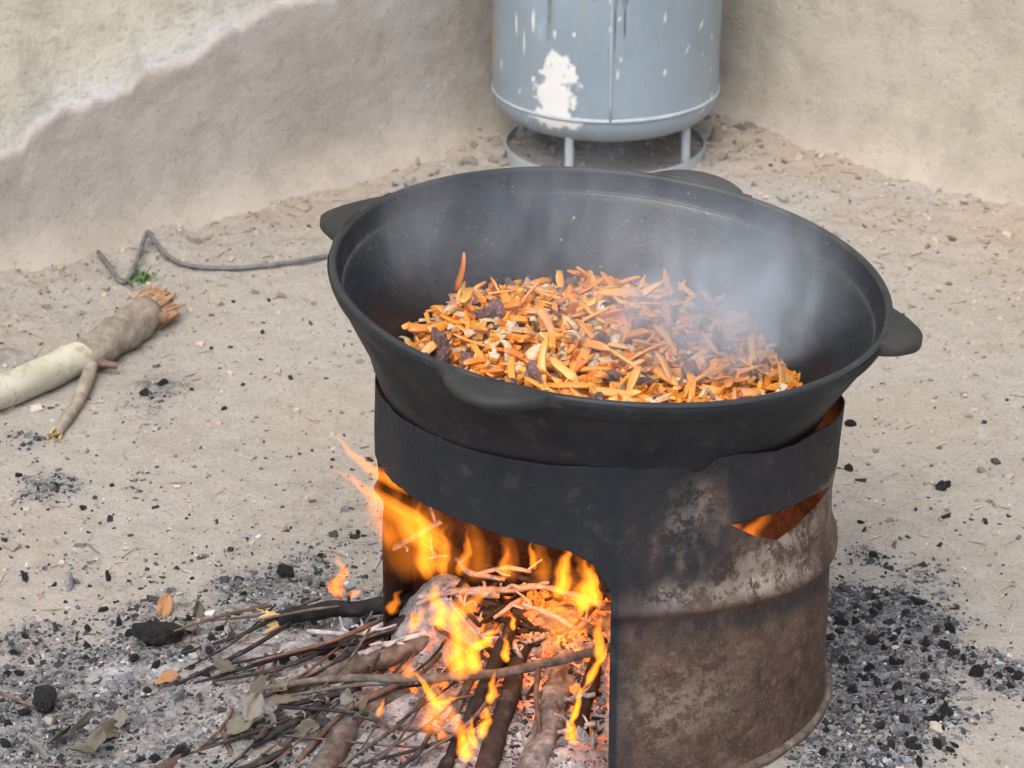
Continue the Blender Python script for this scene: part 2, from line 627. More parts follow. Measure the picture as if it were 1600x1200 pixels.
# ================================================================== GAS TANK
def mat_tank():
    t = NT('grey_blue_paint', 0.38, 0.5)
    n1 = t.noise(5, 5); n3 = t.noise(60, 5, 0.6, t.mapping((1, 1, .25)))
    c = t.ramp(n1, [(0.3, (0.25, 0.315, 0.37)), (0.7, (0.31, 0.38, 0.44))])
    c = t.mix(t.ramp(n3, [(0.55, 0.0), (0.8, 0.35)]), c, (0.42, 0.48, 0.52))
    s = t.sep(t.attr().outputs['Color'])
    c = t.mix(t.ramp(t.noise(26, 4, .7), [(.58, 0.), (.72, .45)]), c, (.22, .25, .27))
    c = t.mix(s[2], c, (0.42, 0.33, 0.22))
    c = t.mix(s[1], c, (0.06, 0.055, 0.05))
    c = t.mix(s[0], c, (0.80, 0.80, 0.77))
    t.color(c)
    r = t.mix(s[0], (0.38,) * 3, (0.8,) * 3)
    t.l(r, t.b.inputs['Roughness'])
    h = t.math('ADD', t.noise(35, 3), t.math('MULTIPLY', s[0], 1.2))
    t.bump(h, 0.35, 0.003)
    return t.m


def build_tank():
    TY = G(945, 238).y
    base = G(945, 238)
    rad = 0.212
    zr = 0.135                                   # weld bead height
    root = empty('gas_tank', (base.x, base.y, 0))
    tag(root, 'large grey-blue pressure tank splashed with white paint in the wall corner', 'gas tank')
    m = mat_tank()
    pr = []
    for a in np.linspace(0, 1, 26):
        r = rad * math.sin(a * math.pi / 2) ** 0.75
        z = zr - 0.066 * (1 - a ** 2.6) if a < 1 else zr
        pr.append((max(r, 0.0005), z))
    pr += [(rad, z) for z in np.linspace(zr + .004, 0.62, 122)] + [(rad, z) for z in np.linspace(0.65, 1.12, 20)]
    pr += [(rad * math.cos(a), 1.12 + 0.09 * math.sin(a)) for a in np.linspace(0.05, math.pi / 2 - .01, 12)]
    n = 460
    V, F = lathe(pr, n)
    th = np.arctan2(V[:, 1], V[:, 0])
    s = (th + math.pi / 2) * rad                   # arc from the front, metres
    s = np.where(s > math.pi * rad, s - 2 * math.pi * rad, s)
    z = V[:, 2]
    # slight dents
    dent = 0.004 * fbm(s * 5, z * 5, 0, 31, 3)
    dent = dent - 0.012 * np.exp(-((s + .125) / .014) ** 2) * sstep(.26, .34, z)
    k = (1 + dent / rad)
    V[:, 0] *= k; V[:, 1] *= k
    nn = fbm(s * 60, z * 60, 0, 91, 4); ns = fbm(s * 120, z * 30, 0, 92, 3)
    white = np.zeros_like(s)
    core = np.exp(-(((s + 0.10 - 0.10 * (z - .19)) / (.040 + .14 * np.clip(.24 - z, 0, 1))) ** 2)) * sstep(.10, .14, z) * (1 - sstep(.225, .29, z))
    white = np.maximum(white, sstep(.50, .66, core * .95 + .55 * nn + .25 * ns))
    bl = np.exp(-(((s + .105) / .055) ** 2 + ((z - .128) / .020) ** 2))
    white = np.maximum(white, sstep(.40, .6, bl + .4 * nn))
    top = np.exp(-(((s + .125) / .06) ** 2)) * sstep(.30, .42, z) * .72
    white = np.maximum(white, sstep(.5, .66, top + .5 * fbm(s * 110, z * 22, 0, 93, 4)))
    rs = np.random.default_rng(5)
    for _ in range(42):
        cs, cz = rs.uniform(-.28, .28), rs.uniform(.10, .58)
        a = rs.choice([0.0, -0.55, -0.4, 0.1], p=[.5, .2, .2, .1]); L = rs.uniform(.004, .014); w = rs.uniform(.0018, .0032)
        if cs < -.05 and rs.random() < .6: L *= 1.6; a = 0
        ds, dz = s - cs, z - cz
        u = ds * math.cos(a) + dz * math.sin(a); v = -ds * math.sin(a) + dz * math.cos(a)
        white = np.maximum(white, np.exp(-((u / w) ** 2 + (v / L) ** 2) ** 2))
    black = np.zeros_like(s)
    for cs, z0, w in ((.013, .36, .0028), (.026, .33, .0022), (-.022, .37, .002), (.009, .24, .0016), (.030, .25, .0015)):
        c2 = cs + .008 * fbm(z * 9, z * 0 + cs * 100, 0, 95, 3)
        black = np.maximum(black, np.exp(-((s - c2) / (w * (.5 + sstep(z0, z0 + .25, z)))) ** 2) * sstep(z0, z0 + .05, z))
    black = np.maximum(black, .8 * np.exp(-((s + .118) / .006) ** 2) * sstep(.27, .29, z) * (.5 + .5 * nn))
    tan = np.exp(-(((s + .325) / .05) ** 2 + ((z - .24) / .07) ** 2)); tan = sstep(.35, .6, tan + .4 * fbm(s * 25, z * 25, 0, 96, 3))
    tan = np.maximum(tan, .35 * np.exp(-((s + .045) / .010) ** 2) * sstep(.25, .45, z) * (.6 + ns))
    tan = np.maximum(tan, .25 * sstep(.1, .06, z) * (0.6 + nn))
    body = obj('tank_body', mesh_data('tank_body', V, F, True, np.stack([white, black, np.clip(tan, 0, 1)], -1)), m, root)
    plain = NT('grey_paint_trim', 0.5, 0.4)
    plain.color(plain.ramp(plain.noise(40, 4), [(0.3, (0.36, 0.41, 0.45)), (0.7, (0.47, 0.52, 0.55))]))
    plain.bump(plain.noise(150, 3), 0.3, 0.001)
    bead = [(rad - .002 + .004 * math.cos(a), zr + .0045 * math.sin(a)) for a in np.linspace(0, 2 * math.pi, 9)]
    v, f = lathe(bead, 160)
    obj('weld_bead', mesh_data('weld_bead', v, f), plain.m, root)
    path = [(0.012 * rad, -(rad + .0005), zz) for zz in np.linspace(zr, 1.1, 30)]
    v, f = tube_geo(path, 0.0022, 6, .2)
    obj('seam', mesh_data('seam', v, f), plain.m, root)
    rr = 0.186
    for a in (-113, -36, 65, 150):
        p0 = (rr * math.cos(R(a)), rr * math.sin(R(a)))
        v, f = tube_geo([(p0[0] * .97, p0[1] * .97, zz) for zz in np.linspace(.004, .115, 5)], 0.0085, 10)
        obj('leg', mesh_data('leg', v, f), plain.m, root)
    ring = [(rr, .001), (rr + .004, .001), (rr + .004, .024), (rr, .024), (rr, .001)]
    v, f = lathe(ring, 120)
    obj('base_ring', mesh_data('base_ring', v, f, False), plain.m, root)
    root.location.z = gh(base.x, base.y) * 0.5 - .002
    return root


build_tank()
# ================================================================== OIL DRUM STOVE
DR = 0.286


def drum_top(deg):
    """height of the cut top edge by angle (deg, 0 = right, 270 = towards the photographer)"""
    d = (np.asarray(deg, float) + 360) % 360
    k = np.array([0, 30, 90, 150, 180, 215, 262, 285, 300, 312, 325, 340, 352, 360.])
    h = np.array([.405, .42, .43, .43, .426, .434, .438, .440, .437, .425, .424, .416, .408, .405])
    return np.interp(d, k, h) + 0.0020 * fbm(d * .16, d * 0, 0, 3, 4)


def open_top(deg):
    d = np.asarray(deg, float)
    k = np.array([168, 172, 176, 182, 200, 225, 245, 260, 266, 269, 272.])
    h = np.array([.30, .262, .318, .328, .336, .342, .336, .326, .312, .285, .262])
    return np.interp(d, k, h) + 0.0036 * fbm(d * .16, d * 0, 0, 4, 4)


def slit(deg):
    d = np.asarray(deg, float)        # -62 .. -14
    lo = np.interp(d, [-61, -52, -43, -36, -28, -16], [.347, .316, .294, .297, .306, .318])
    hi = np.interp(d, [-61, -52, -43, -36, -28, -16], [.347, .347, .343, .340, .333, .318])
    return lo, hi


OPEN0, OPEN1 = 171.0, 270.0


def build_drum():
    root = empty('oil_drum_stove', (0, 0, 0))
    tag(root, 'rusty soot-blackened steel drum cut open as a stove under the big cauldron', 'stove')
    n = 480
    deg = np.linspace(0, 360, n, endpoint=False)
    # rows: 0..A lower, A..B up to slit lower lip, B..C slit, C..E up to the top
    nA, nB, nC, nE = 70, 14, 12, 34
    rows_n = nA + nB + nC + nE + 1
    Z = np.zeros((n, rows_n))
    keep = np.ones((n, rows_n - 1), bool)
    dd = np.where(deg > 180, deg - 360, deg)
    for i in range(n):
        top = float(drum_top(deg[i]))
        if OPEN0 - 4 <= deg[i] <= OPEN1 + 2:
            za = float(open_top(deg[i]))
        else:
            za = 0.262
        if -61 <= dd[i] <= -16:
            lo, hi = slit(dd[i]); lo, hi = float(lo), float(hi)
        else:
            lo = hi = min(0.345, top - .05) if dd[i] < -61 else 0.318
        if lo < za + .012:
            lo = hi = za + .012
        zz = np.concatenate([np.linspace(0, za, nA, endpoint=False), np.linspace(za, lo, nB, endpoint=False),
                             np.linspace(lo, hi, nC, endpoint=False), np.linspace(hi, top, nE + 1)])
        Z[i] = zz
    for i in range(n):
        c = (deg[i] + 360 / n / 2)
        if OPEN0 <= c <= OPEN1:
            keep[i, :nA] = False
        i2 = (i + 1) % n
        for j in range(nA + nB, nA + nB + nC):
            if -61 <= dd[i] <= -16 and -61 <= dd[i2] <= -16:
                keep[i, j] = False
            if (Z[i, j + 1] - Z[i, j]) < 1e-5 and (Z[i2, j + 1] - Z[i2, j]) < 1e-5:
                keep[i, j] = False
    DEG = np.repeat(deg[:, None], rows_n, 1)
    DD = np.repeat(dd[:, None], rows_n, 1)
    hoop = 0.250 - 0.030 * sstep(-80, -10, DD) * (DD > -100) * (DD < 60)
    rad = DR + 0.010 * np.exp(-((Z - hoop) / .011) ** 2) - 0.002 * np.exp(-((Z - hoop + .022) / .012) ** 2)
    rad = rad + 0.004 * fbm(np.cos(R(1) * DEG) * 3, np.sin(R(1) * DEG) * 3, Z * 7, 5, 3)
    rad = rad + 0.003 * np.exp(-(Z / .02) ** 2)
    # flap above the slit stands proud, folded along its left edge
    fl = sstep(-67, -60, DD - 40 * np.clip(.40 - Z, -.05, .1)) * (1 - sstep(-8, 8, DD)) * (DD > -100) * (DD < 90)
    up = sstep(.30, .345, Z)
    rad = rad + fl * up * (0.005 + 0.005 * sstep(.34, .42, Z) * sstep(-45, -20, DD))
    rad = rad - 0.006 * np.exp(-((DD + 68 - 40 * np.clip(.40 - Z, -.05, .1)) / 3.0) ** 2) * up
    # lower lip of slit pushed in
    rad = rad - 0.010 * np.exp(-((DD + 40) / 14) ** 2) * np.exp(-((Z - .30) / .018) ** 2)
    v = np.stack([rad * np.cos(R(1) * DEG), rad * np.sin(R(1) * DEG), Z], -1).reshape(-1, 3)
    f = grid_faces(n, rows_n, True).reshape(n, rows_n - 1, 4)[keep]
    # ---- colour fields
    x = np.cos(R(1) * DEG) * 2.4; y = np.sin(R(1) * DEG) * 2.4
    nz = fbm(x * 5, y * 5, Z * 18, 13, 5)
    arc = DD
    soot = 0.95 * sstep(.21, .30, Z + .05 * nz) * sstep(-50, -80, arc + 25 * nz + 120 * np.clip(Z - .38, 0, 1) * 0)
    soot = np.where((DEG > 150) & (DEG < 272), 1.0, soot)
    band = sstep(.375, .425, Z + .02 * nz)
    soot = np.maximum(soot, .9 * band)
    soot = np.maximum(soot, .92 * fl * sstep(.325, .345, Z + .012 * nz))
    soot = np.maximum(soot, .75 * np.exp(-((Z - hoop + .028) / .016) ** 2) * sstep(.1, -.5, np.abs(nz) - .6))
    soot = np.maximum(soot, .75 * sstep(-78, -90, arc + 6 * nz) * sstep(-120, -92, arc))
    soot = np.maximum(soot, .5 * sstep(.07, .02, Z) * sstep(-60, -85, arc))
    pale = np.exp(-((Z - hoop - .020) / .014) ** 2) * sstep(-88, -76, arc) * sstep(-20, -45, arc) * (.65 + .7 * nz)
    pale = np.maximum(pale, .8 * np.exp(-(((arc + 72) / 7) ** 2 + ((Z - .36) / .05) ** 2)))
    pale = np.maximum(pale, .42 * np.exp(-(((arc + 45) / 22) ** 2 + ((Z - .285) / .03) ** 2)))
    pale = np.maximum(pale, .22 * np.exp(-(((arc + 75) / 18) ** 2 + ((Z - .12) / .05) ** 2)))
    pale = np.maximum(pale, .32 * np.exp(-(((arc + 12) / 12) ** 2 + ((Z - .29) / .05) ** 2)))
    pale = np.maximum(pale, .40 * fl * np.exp(-((Z - .335) / .008) ** 2) * sstep(-50, -30, arc))
    cols = np.stack([np.clip(soot, 0, 1), np.clip(pale, 0, 1), np.clip(.5 + .5 * nz, 0, 1)], -1).reshape(-1, 3)
    me = mesh_data('drum_shell', v, f, True, cols)
    bm = bmesh.new(); bm.from_mesh(me)
    bmesh.ops.remove_doubles(bm, verts=bm.verts, dist=1e-6)
    bmesh.ops.delete(bm, geom=[q for q in bm.verts if not q.link_faces], context='VERTS')
    bm.to_mesh(me); bm.free()
    t = NT('rusty_scorched_steel', 0.75, 0.3)
    s = t.sep(t.attr().outputs['Color'])
    n1 = t.noise(16, 4, 0.7); n2 = t.noise(70, 4, 0.72); n3 = t.noise(260, 2, 0.7)
    c = t.ramp(n1, [(0.28, (0.046, 0.028, 0.021)), (0.50, (0.100, 0.058, 0.042)), (0.72, (0.148, 0.094, 0.070))])
    c = t.mix(t.ramp(n2, [(0.52, 0.0), (0.68, 0.6)]), c, (0.21, 0.145, 0.11))
    c = t.mix(t.ramp(n3, [(0.60, 0.0), (0.74, 0.7)]), c, (0.30, 0.215, 0.16))
    c = t.mix(t.ramp(n3, [(0.28, 0.7), (0.42, 0.0)]), c, (0.030, 0.022, 0.020))
    c = t.mix(t.ramp(n2, [(0.28, 0.8), (0.44, 0.0)]), c, (0.035, 0.030, 0.030))
    pm = t.math('MULTIPLY', s[1], t.ramp(t.noise(42, 5, 0.78), [(0.45, 0.0), (0.54, 1.4)]))
    c = t.mix(t.math('MINIMUM', pm, 1.0), c, t.mix(n3, (0.40, 0.33, 0.26), (0.50, 0.44, 0.37)))
    sm = t.math('MULTIPLY', s[0], t.ramp(t.noise(40, 5, 0.7), [(0.25, 1.1), (0.75, 0.9)]))
    c = t.mix(t.math('MINIMUM', sm, 1.0), c, t.mix(n1, (0.012, 0.014, 0.018), (0.023, 0.026, 0.031)))
    c = t.mix(t.ramp(t.noise(24, 4, .75), [(.56, 0.), (.72, .35)]), c, (.095, .080, .070))
    t.color(c)
    t.l(t.ramp(n2, [(0.3, 0.62), (0.7, 0.9)]), t.b.inputs['Roughness'])
    t.bump(t.math('ADD', n2, t.math('MULTIPLY', n3, 0.5)), 0.5, 0.0022)
    sh = obj('drum_shell', me, t.m, root)
    so = sh.modifiers.new('thickness', 'SOLIDIFY')
    so.thickness = 0.0022
    so.offset = -1
    # bottom chime
    arcs = np.linspace(R(-92), R(168), 140)
    v, f = tube_geo([((DR + .004) * math.cos(a), (DR + .004) * math.sin(a), .007) for a in arcs], .0065, 10, .1)
    t2 = mat_simple('worn_rust', [(0.3, (0.09, 0.065, 0.05)), (0.55, (0.17, 0.13, 0.10)), (0.75, (0.33, 0.27, 0.22))], 60, .8, .3, 0)
    obj('bottom_chime', mesh_data('bottom_chime', v, f), t2, root)


build_drum()


# ================================================================== CAULDRON
POT_C = Vector((0.005, 0.0, 0.556))
POT_ROT = Matrix.Rotation(R(4.9), 4, 'Y') @ Matrix.Rotation(R(2.5), 4, 'X')
RIM = 0.344
OUT = [(0.0, RIM), (.006, RIM + .001), (.018, RIM - .004), (.03, .331), (.06, .314), (.095, .295), (.125, .283), (.155, .268), (.185, .240), (.213, .195), (.238, .132), (.252, .06), (.256, .0005)]
INN = [(.0, RIM - .009), (.010, RIM - .012), (.024, RIM - .017), (.028, RIM - .021), (.055, .309), (.09, .290), (.12, .276), (.15, .257), (.18, .228), (.205, .184), (.228, .125), (.242, .06), (.246, .0005)]


def pot_inner_r(h):
    return np.interp(h, [a for a, _ in INN], [b for _, b in INN])


def build_pot():
    root = empty('cauldron', POT_C)
    root.rotation_euler = POT_ROT.to_euler()
    tag(root, 'wide black cast iron cauldron with four ear handles, set on the drum stove', 'cauldron')

    def smooth_prof(p, n):
        h = np.array([a for a, _ in p]); r = np.array([b for _, b in p])
        c = catmull([(a, b, 0) for a, b in zip(r, -h)], n)
        return [(max(q[0], .0004), q[1]) for q in c]
    out = smooth_prof(OUT, 4)
    v, f = lathe(out, 200)
    th = np.arctan2(v[:, 1], v[:, 0])
    k = 1 + 0.006 * fbm(np.cos(th) * 2, np.sin(th) * 2, v[:, 2] * 9, 33, 3)
    v[:, :2] *= k[:, None]
    t = NT('sooty_cast_iron', 0.6, 0.3)
    n1 = t.noise(14, 5, .6); n2 = t.noise(120, 5, .65)
    c = t.ramp(n1, [(0.3, (0.011, 0.013, 0.016)), (0.6, (0.018, 0.021, 0.025)), (0.8, (0.030, 0.032, 0.034))])
    c = t.mix(t.ramp(t.noise(38, 4, .7), [(.55, 0.), (.70, .6)]), c, (.055, .053, .050))
    t.color(c)
    t.l(t.ramp(n1, [(0.3, .72), (.7, .5)]), t.b.inputs['Roughness'])
    t.bump(t.math('ADD', t.math('ADD', n2, t.math('MULTIPLY', n1, .6)), t.math('MULTIPLY', t.noise(30, 3, .6, t.mapping((1, 1, .25))), 1.2)), .5, .003)
    obj('outer_wall', mesh_data('outer_wall', v, f), t.m, root)
    ti = NT('oily_cast_iron', 0.3, 0.65)
    n1 = ti.noise(9, 5, .6, ti.mapping((1, 1, 2.5))); n2 = ti.noise(160, 5, .65)
    c = ti.ramp(n1, [(0.3, (0.012, 0.015, 0.019)), (0.6, (0.022, 0.027, 0.034)), (0.8, (0.038, 0.043, 0.050))])
    sp = ti.noise(230, 2, .5)
    c = ti.mix(ti.ramp(sp, [(.70, 0.), (.74, .7)]), c, (.45, .42, .38))
    c = ti.mix(ti.ramp(ti.noise(30, 4, .7), [(.56, 0.), (.70, .55)]), c, (.085, .060, .045))
    ti.color(c)
    ti.l(ti.ramp(n1, [(0.3, .46), (.7, .22)]), ti.b.inputs['Roughness'])
    ti.bump(ti.math('ADD', n2, ti.math('MULTIPLY', n1, .5)), .35, .0015)
    v, f = lathe(smooth_prof(INN, 4), 200)
    obj('inner_wall', mesh_data('inner_wall', v, f[:, ::-1]), ti.m, root)
    rim = [(RIM - .009, 0), (RIM - .0075, .0035), (RIM - .004, .0045), (RIM, .003), (RIM, 0)]
    v, f = lathe([(a, b) for a, b in rim], 200)
    tr = NT('worn_iron_rim', 0.5, 0.4)
    tr.color(tr.ramp(tr.noise(20, 5), [(0.3, (0.022, 0.025, 0.027)), (0.6, (0.036, 0.039, 0.041)), (.8, (.055, .054, .050))]))
    tr.bump(tr.noise(150, 4), .3, .001)
    obj('rim', mesh_data('rim', v, f), tr.m, root)
    te = mat_simple('ear_iron', [(0.3, (0.026, 0.027, 0.027)), (0.6, (0.042, 0.042, 0.039)), (0.8, (.07, .064, .052))], 22, .6, .35, .15)
    for a0, wid, pro in ((158, .235, .042), (69, .225, .058), (346, .195, .040), (246, .24, .036)):
        # a flat ear: plan outline bulging outwards from the rim
        na, nr = 49, 7
        V = []
        for side in (1, -1):
            for i in range(na):
                u = -1 + 2 * i / (na - 1)
                a = R(a0) + u * wid
                b = max(0.0, 1 - abs(u) ** 2.2) ** 0.9 * (1 - .25 * (1 - abs(u)) * 0)
                sm = 0.5 * (1 + math.cos(math.pi * min(1, abs(u)))) ** 1.0
                b = (max(0.0, 1 - (abs(u) / .80) ** 2.6)) ** .75 * .55 + .45 * sm
                for j in range(nr):
                    w = j / (nr - 1)
                    r = RIM - .004 + (pro * b + .004) * w
                    edge = .0045 if j == nr - 1 else (.0012 if j == nr - 2 else 0)
                    z = (.0048 if side > 0 else -.012) + (-edge if side > 0 else edge) - .006 * w * b + .0015 * math.sin(u * 4)
                    V.append((r * math.cos(a), r * math.sin(a), z))
        F = grid_faces(na, nr).tolist()
        N = na * nr
        F2 = [tuple(q) for q in F] + [tuple(i + N for i in q[::-1]) for q in F]
        for i in range(na - 1):
            for j in (0, nr - 1):
                q = (i * nr + j, (i + 1) * nr + j, (i + 1) * nr + j + N, i * nr + j + N)
                F2.append(q if j == 0 else q[::-1])
        for i in (0, na - 1):
            for j in range(nr - 1):
                F2.append((i * nr + j, i * nr + j + 1, i * nr + j + 1 + N, i * nr + j + N))
        e = obj('ear_handle', mesh_data('ear_handle', V, F2), te, root)
        bm = bmesh.new(); bm.from_mesh(e.data); bmesh.ops.recalc_face_normals(bm, faces=bm.faces); bm.to_mesh(e.data); bm.free()


build_pot()


# ================================================================== FOOD
def food_h(x, y):
    """height of the heaped stew in the cauldron"""
    x = np.asarray(x, float); y = np.asarray(y, float)
    h = 0.461 - 0.10 * np.clip((x + .02) / .28, -1, 1) ** 2 * .25 + 0.014 * fbm(x * 9, y * 9, 0, 101, 3)
    h = h + 0.036 * np.exp(-(((x + .165) / .08) ** 2 + ((y - .09) / .085) ** 2)) + .012 * np.exp(-(((x - .0) / .12) ** 2 + ((y - .10) / .08) ** 2))
    h = h - 0.022 * sstep(.16, .27, np.hypot(x + .02, y - .0) * np.where(y > 0, 1.0, .7))
    h = h - 0.022 * sstep(.15, .26, x)
    return h


def inside_pot(x, y, z):
    """distance to the pot's inner wall (positive inside)"""
    inv = (Matrix.Translation(POT_C) @ POT_ROT).inverted()
    p = inv @ Vector((x, y, z))
    return float(pot_inner_r(-p.z)) - math.hypot(p.x, p.y), p


def mat_carrot():
    t = NT('fried_carrot', 0.22, 0.7)
    r = t.rnd()
    n = t.noise(60, 4)
    c = t.ramp(r, [(0.0, (0.86, 0.25, 0.035)), (0.35, (0.90, 0.33, 0.045)), (0.6, (0.92, 0.40, 0.055)), (0.8, (0.92, 0.49, 0.075)), (1.0, (0.90, 0.40, 0.14))])
    c = t.mix(t.ramp(n, [(0.35, .5), (0.6, 0.0)]), c, (0.64, 0.17, 0.03))
    c = t.mix(t.ramp(n, [(0.6, .0), (0.8, 0.5)]), c, (0.85, 0.52, 0.22))
    t.color(c)
    t.b.inputs['Coat Weight'].default_value = 0.35
    t.b.inputs['Coat Roughness'].default_value = 0.12
    t.bump(t.noise(200, 3), .3, .001)
    return t.m


def carrot_mesh(k):
    rs = np.random.default_rng(100 + k)
    L = 1.0
    n = 6
    bend = rs.uniform(-.07, .07); twist = rs.uniform(-.5, .5)
    w0, w1 = rs.uniform(.085, .15), rs.uniform(.05, .10)
    th = rs.uniform(.026, .046); ep = rs.uniform(.25, .7)
    V = []
    for i in range(n):
        t = i / (n - 1)
        w = w0 * (1 - t) + w1 * t
        w *= min(1, .5 + 3 * t) * min(1, ep + 4 * (1 - t)) * (1 + rs.uniform(-.12, .12))
        h = th * min(1, .5 + 3 * min(t, 1 - t))
        a = twist * t
        cx = t - .5; cy_ = bend * (1 - (2 * t - 1) ** 2); cz = .05 * math.sin(t * 3 + k)
        for sx, sz in ((-1, -.75), (-.85, -1), (.85, -1), (1, -.75), (1, .75), (.85, 1), (-.85, 1), (-1, .75)):
            q = (sx * w, sz * h)
            V.append((cx, cy_ + q[0] * math.cos(a) - q[1] * math.sin(a), cz + q[0] * math.sin(a) + q[1] * math.cos(a)))
    F = []
    for i in range(n - 1):
        for j in range(8):
            j2 = (j + 1) % 8
            F.append((i * 8 + j, i * 8 + j2, (i + 1) * 8 + j2, (i + 1) * 8 + j))
    F.append(tuple(range(7, -1, -1))); F.append(tuple(8 * (n - 1) + j for j in range(8)))
    return mesh_data('carrot_strip', np.array(V), F, True)


def lump_mesh(name, k, sub=2, jag=.28, flat=1.0):
    bm = bmesh.new()
    bmesh.ops.create_icosphere(bm, subdivisions=sub, radius=.5)
    V = np.array([q.co[:] for q in bm.verts])
    d = 1 + jag * fbm(V[:, 0] * 3 + k * 7, V[:, 1] * 3, V[:, 2] * 3 + k, 200 + k, 3)
    rs = np.random.default_rng(300 + k)
    V = V * d[:, None] * rs.uniform(.75, 1.2, 3)[None]
    V[:, 2] *= flat
    for q, c in zip(bm.verts, V):
        q.co = c
    me = bpy.data.meshes.new(name)
    bm.to_mesh(me); bm.free()
    me.polygons.foreach_set('use_smooth', [True] * len(me.polygons))
    return me


def place(name, me, mat, loc, rot, scl, label, cat, group):
    o = obj(name, me, mat)
    o.location = loc; o.rotation_euler = rot
    o.scale = scl if hasattr(scl, '__len__') else (scl,) * 3
    return tag(o, label, cat, group)


def build_food():
    # under-layer: everything too small and deep to pick apart
    xs = np.linspace(-.31, .31, 130)
    X, Y = np.meshgrid(xs, xs, indexing='ij')
    H = food_h(X, Y) - .012 + .006 * fbm(X * 60, Y * 60, 0, 111, 3)
    keepv = np.zeros(X.shape, bool)
    for i in range(130):
        for j in range(130):
            keepv[i, j] = inside_pot(X[i, j], Y[i, j], H[i, j])[0] > -.002
    F = grid_faces(130, 130)
    kv = keepv.ravel()
    F = F[kv[F].all(1)]
    t = NT('stew_base', .45, .5)
    n = t.noise(70, 5, .7)
    t.color(t.ramp(n, [(0.3, (0.16, 0.07, 0.04)), (0.42, (0.42, 0.16, 0.045)), (0.58, (0.62, 0.24, 0.05)), (.75, (.52, .36, .22))]))
    t.bump(n, .8, .006)
    me = mesh_data('stew_layer', np.stack([X.ravel(), Y.ravel(), H.ravel()], -1), F)
    bm = bmesh.new(); bm.from_mesh(me); bmesh.ops.delete(bm, geom=[q for q in bm.verts if not q.link_faces], context='VERTS'); bm.to_mesh(me); bm.free()
    tag(obj('stew', me, t.m), 'oily mass of fried onion and carrot shreds filling the cauldron', 'stew', kind='stuff')

    rs = np.random.default_rng(77)
    # small shreds packed between the larger pieces
    n = 3000
    a = RNG.uniform(0, 2 * np.pi, n); r = .275 * np.sqrt(RNG.random(n))
    px_, py_ = -.034 + r * np.cos(a), -.008 + r * np.sin(a)
    pz_ = food_h(px_, py_) + RNG.uniform(-.012, .006, n)
    ok = np.array([inside_pot(q[0], q[1], q[2])[0] > .021 for q in zip(px_, py_, pz_)])
    pos = np.stack([px_, py_, pz_], -1)[ok]; n = len(pos)
    pal = np.array([(.88, .31, .04), (.90, .40, .06), (.82, .25, .03), (.66, .48, .27), (.70, .56, .36), (.30, .16, .11), (.40, .25, .19)])
    cc = pal[RNG.choice(7, n, p=[.30, .26, .14, .12, .05, .06, .07])] * RNG.uniform(.8, 1.15, (n, 1))
    V, F, C = chips(pos, np.stack([RNG.uniform(.010, .028, n), RNG.uniform(.004, .009, n), RNG.uniform(.003, .006, n)], -1), cc, .3, .6)
    tag(obj('food_shreds', mesh_data('food_shreds', V, F, False, C), mat_col('shredded_food', .4, .5, 150, .25, .2)), 'small shreds of carrot and onion packed between the larger pieces', 'food', kind='stuff')

    def spot(rmax=.262, z_off=0.0, margin=.012):
        for _ in range(60):
            a = rs.uniform(0, 2 * math.pi); r = rmax * math.sqrt(rs.random())
            x, y = -.034 + r * math.cos(a), -.008 + r * math.sin(a) * .97
            z = float(food_h(np.array([x]), np.array([y]))[0]) + z_off
            if inside_pot(x, y, z)[0] > margin:
                return x, y, z
        return -.02, 0, .45
    mc = mat_carrot()
    meshes = [carrot_mesh(k) for k in range(10)]
    for k in range(292):
        x, y, z = spot(z_off=rs.uniform(-.006, .012), margin=.024)
        L = rs.uniform(.034, .064)
        steep = rs.normal(0, .32)
        if rs.random() < .06: steep = rs.choice([-1, 1]) * rs.uniform(.6, 1.2)
        place('carrot_strip', meshes[k % 10], mc, (x, y, z + abs(math.sin(steep)) * L * .3), (rs.uniform(-.9, .9), steep, rs.uniform(0, 6.28)), (L, L, L),
              'orange carrot strip frying among the others in the cauldron', 'carrot', 'carrot strips in the cauldron')
    p = PY(722, 440, .12); q = PY(714, 395, .125)
    o = obj('carrot_strip', meshes[3], mc)
    o.location = (p + q) / 2 - Vector((0, 0, .006)); o.rotation_euler = (0.2, R(-78), 0.25); o.scale = (.052,) * 3
    tag(o, 'single carrot strip standing upright above the heap against the dark pot wall', 'carrot')
    mm = mat_simple('browned_meat', [(0.28, (0.11, 0.055, 0.045)), (0.45, (0.22, 0.12, 0.105)), (0.6, (0.31, 0.20, 0.19)), (.78, (.44, .33, .30))], 5.0, .42, .5, .25, .6, (1, 1, 1), .08)
    lm = [lump_mesh('meat_chunk', k, 3, .85, .7) for k in range(6)]
    lab = 'browned meat chunk half buried among the carrot strips in the cauldron'
    spots = [(690, 545, .033), (632, 490, .036), (840, 590, .034), (665, 560, .022), (735, 570, .024), (775, 485, .02), (865, 490, .022), (1000, 520, .03), (1060, 470, .026), (960, 590, .03), (1010, 600, .022), (800, 450, .024), (930, 540, .026), (1130, 540, .03), (1080, 590, .028), (890, 450, .02)]
    for k, (px, py, s) in enumerate(spots):
        pt = G(px, py, .458)
        for _ in range(4):
            pt = G(px, py, float(food_h(np.array([pt.x]), np.array([pt.y]))[0]) + .008)
        place('meat_chunk', lm[k % 6], mm, pt, tuple(rs.uniform(0, 6, 3)), (s * 1.25, s * .9, s * .75), lab, 'meat', 'meat chunks in the cauldron')
    for k in range(12):
        x, y, z = spot(.24, .004, .03)
        place('meat_chunk', lm[k % 6], mm, (x, y, z), tuple(rs.uniform(0, 6, 3)), tuple(rs.uniform(.016, .034, 3)), lab, 'meat', 'meat chunks in the cauldron')
    # onion: thin curved slivers
    om = []
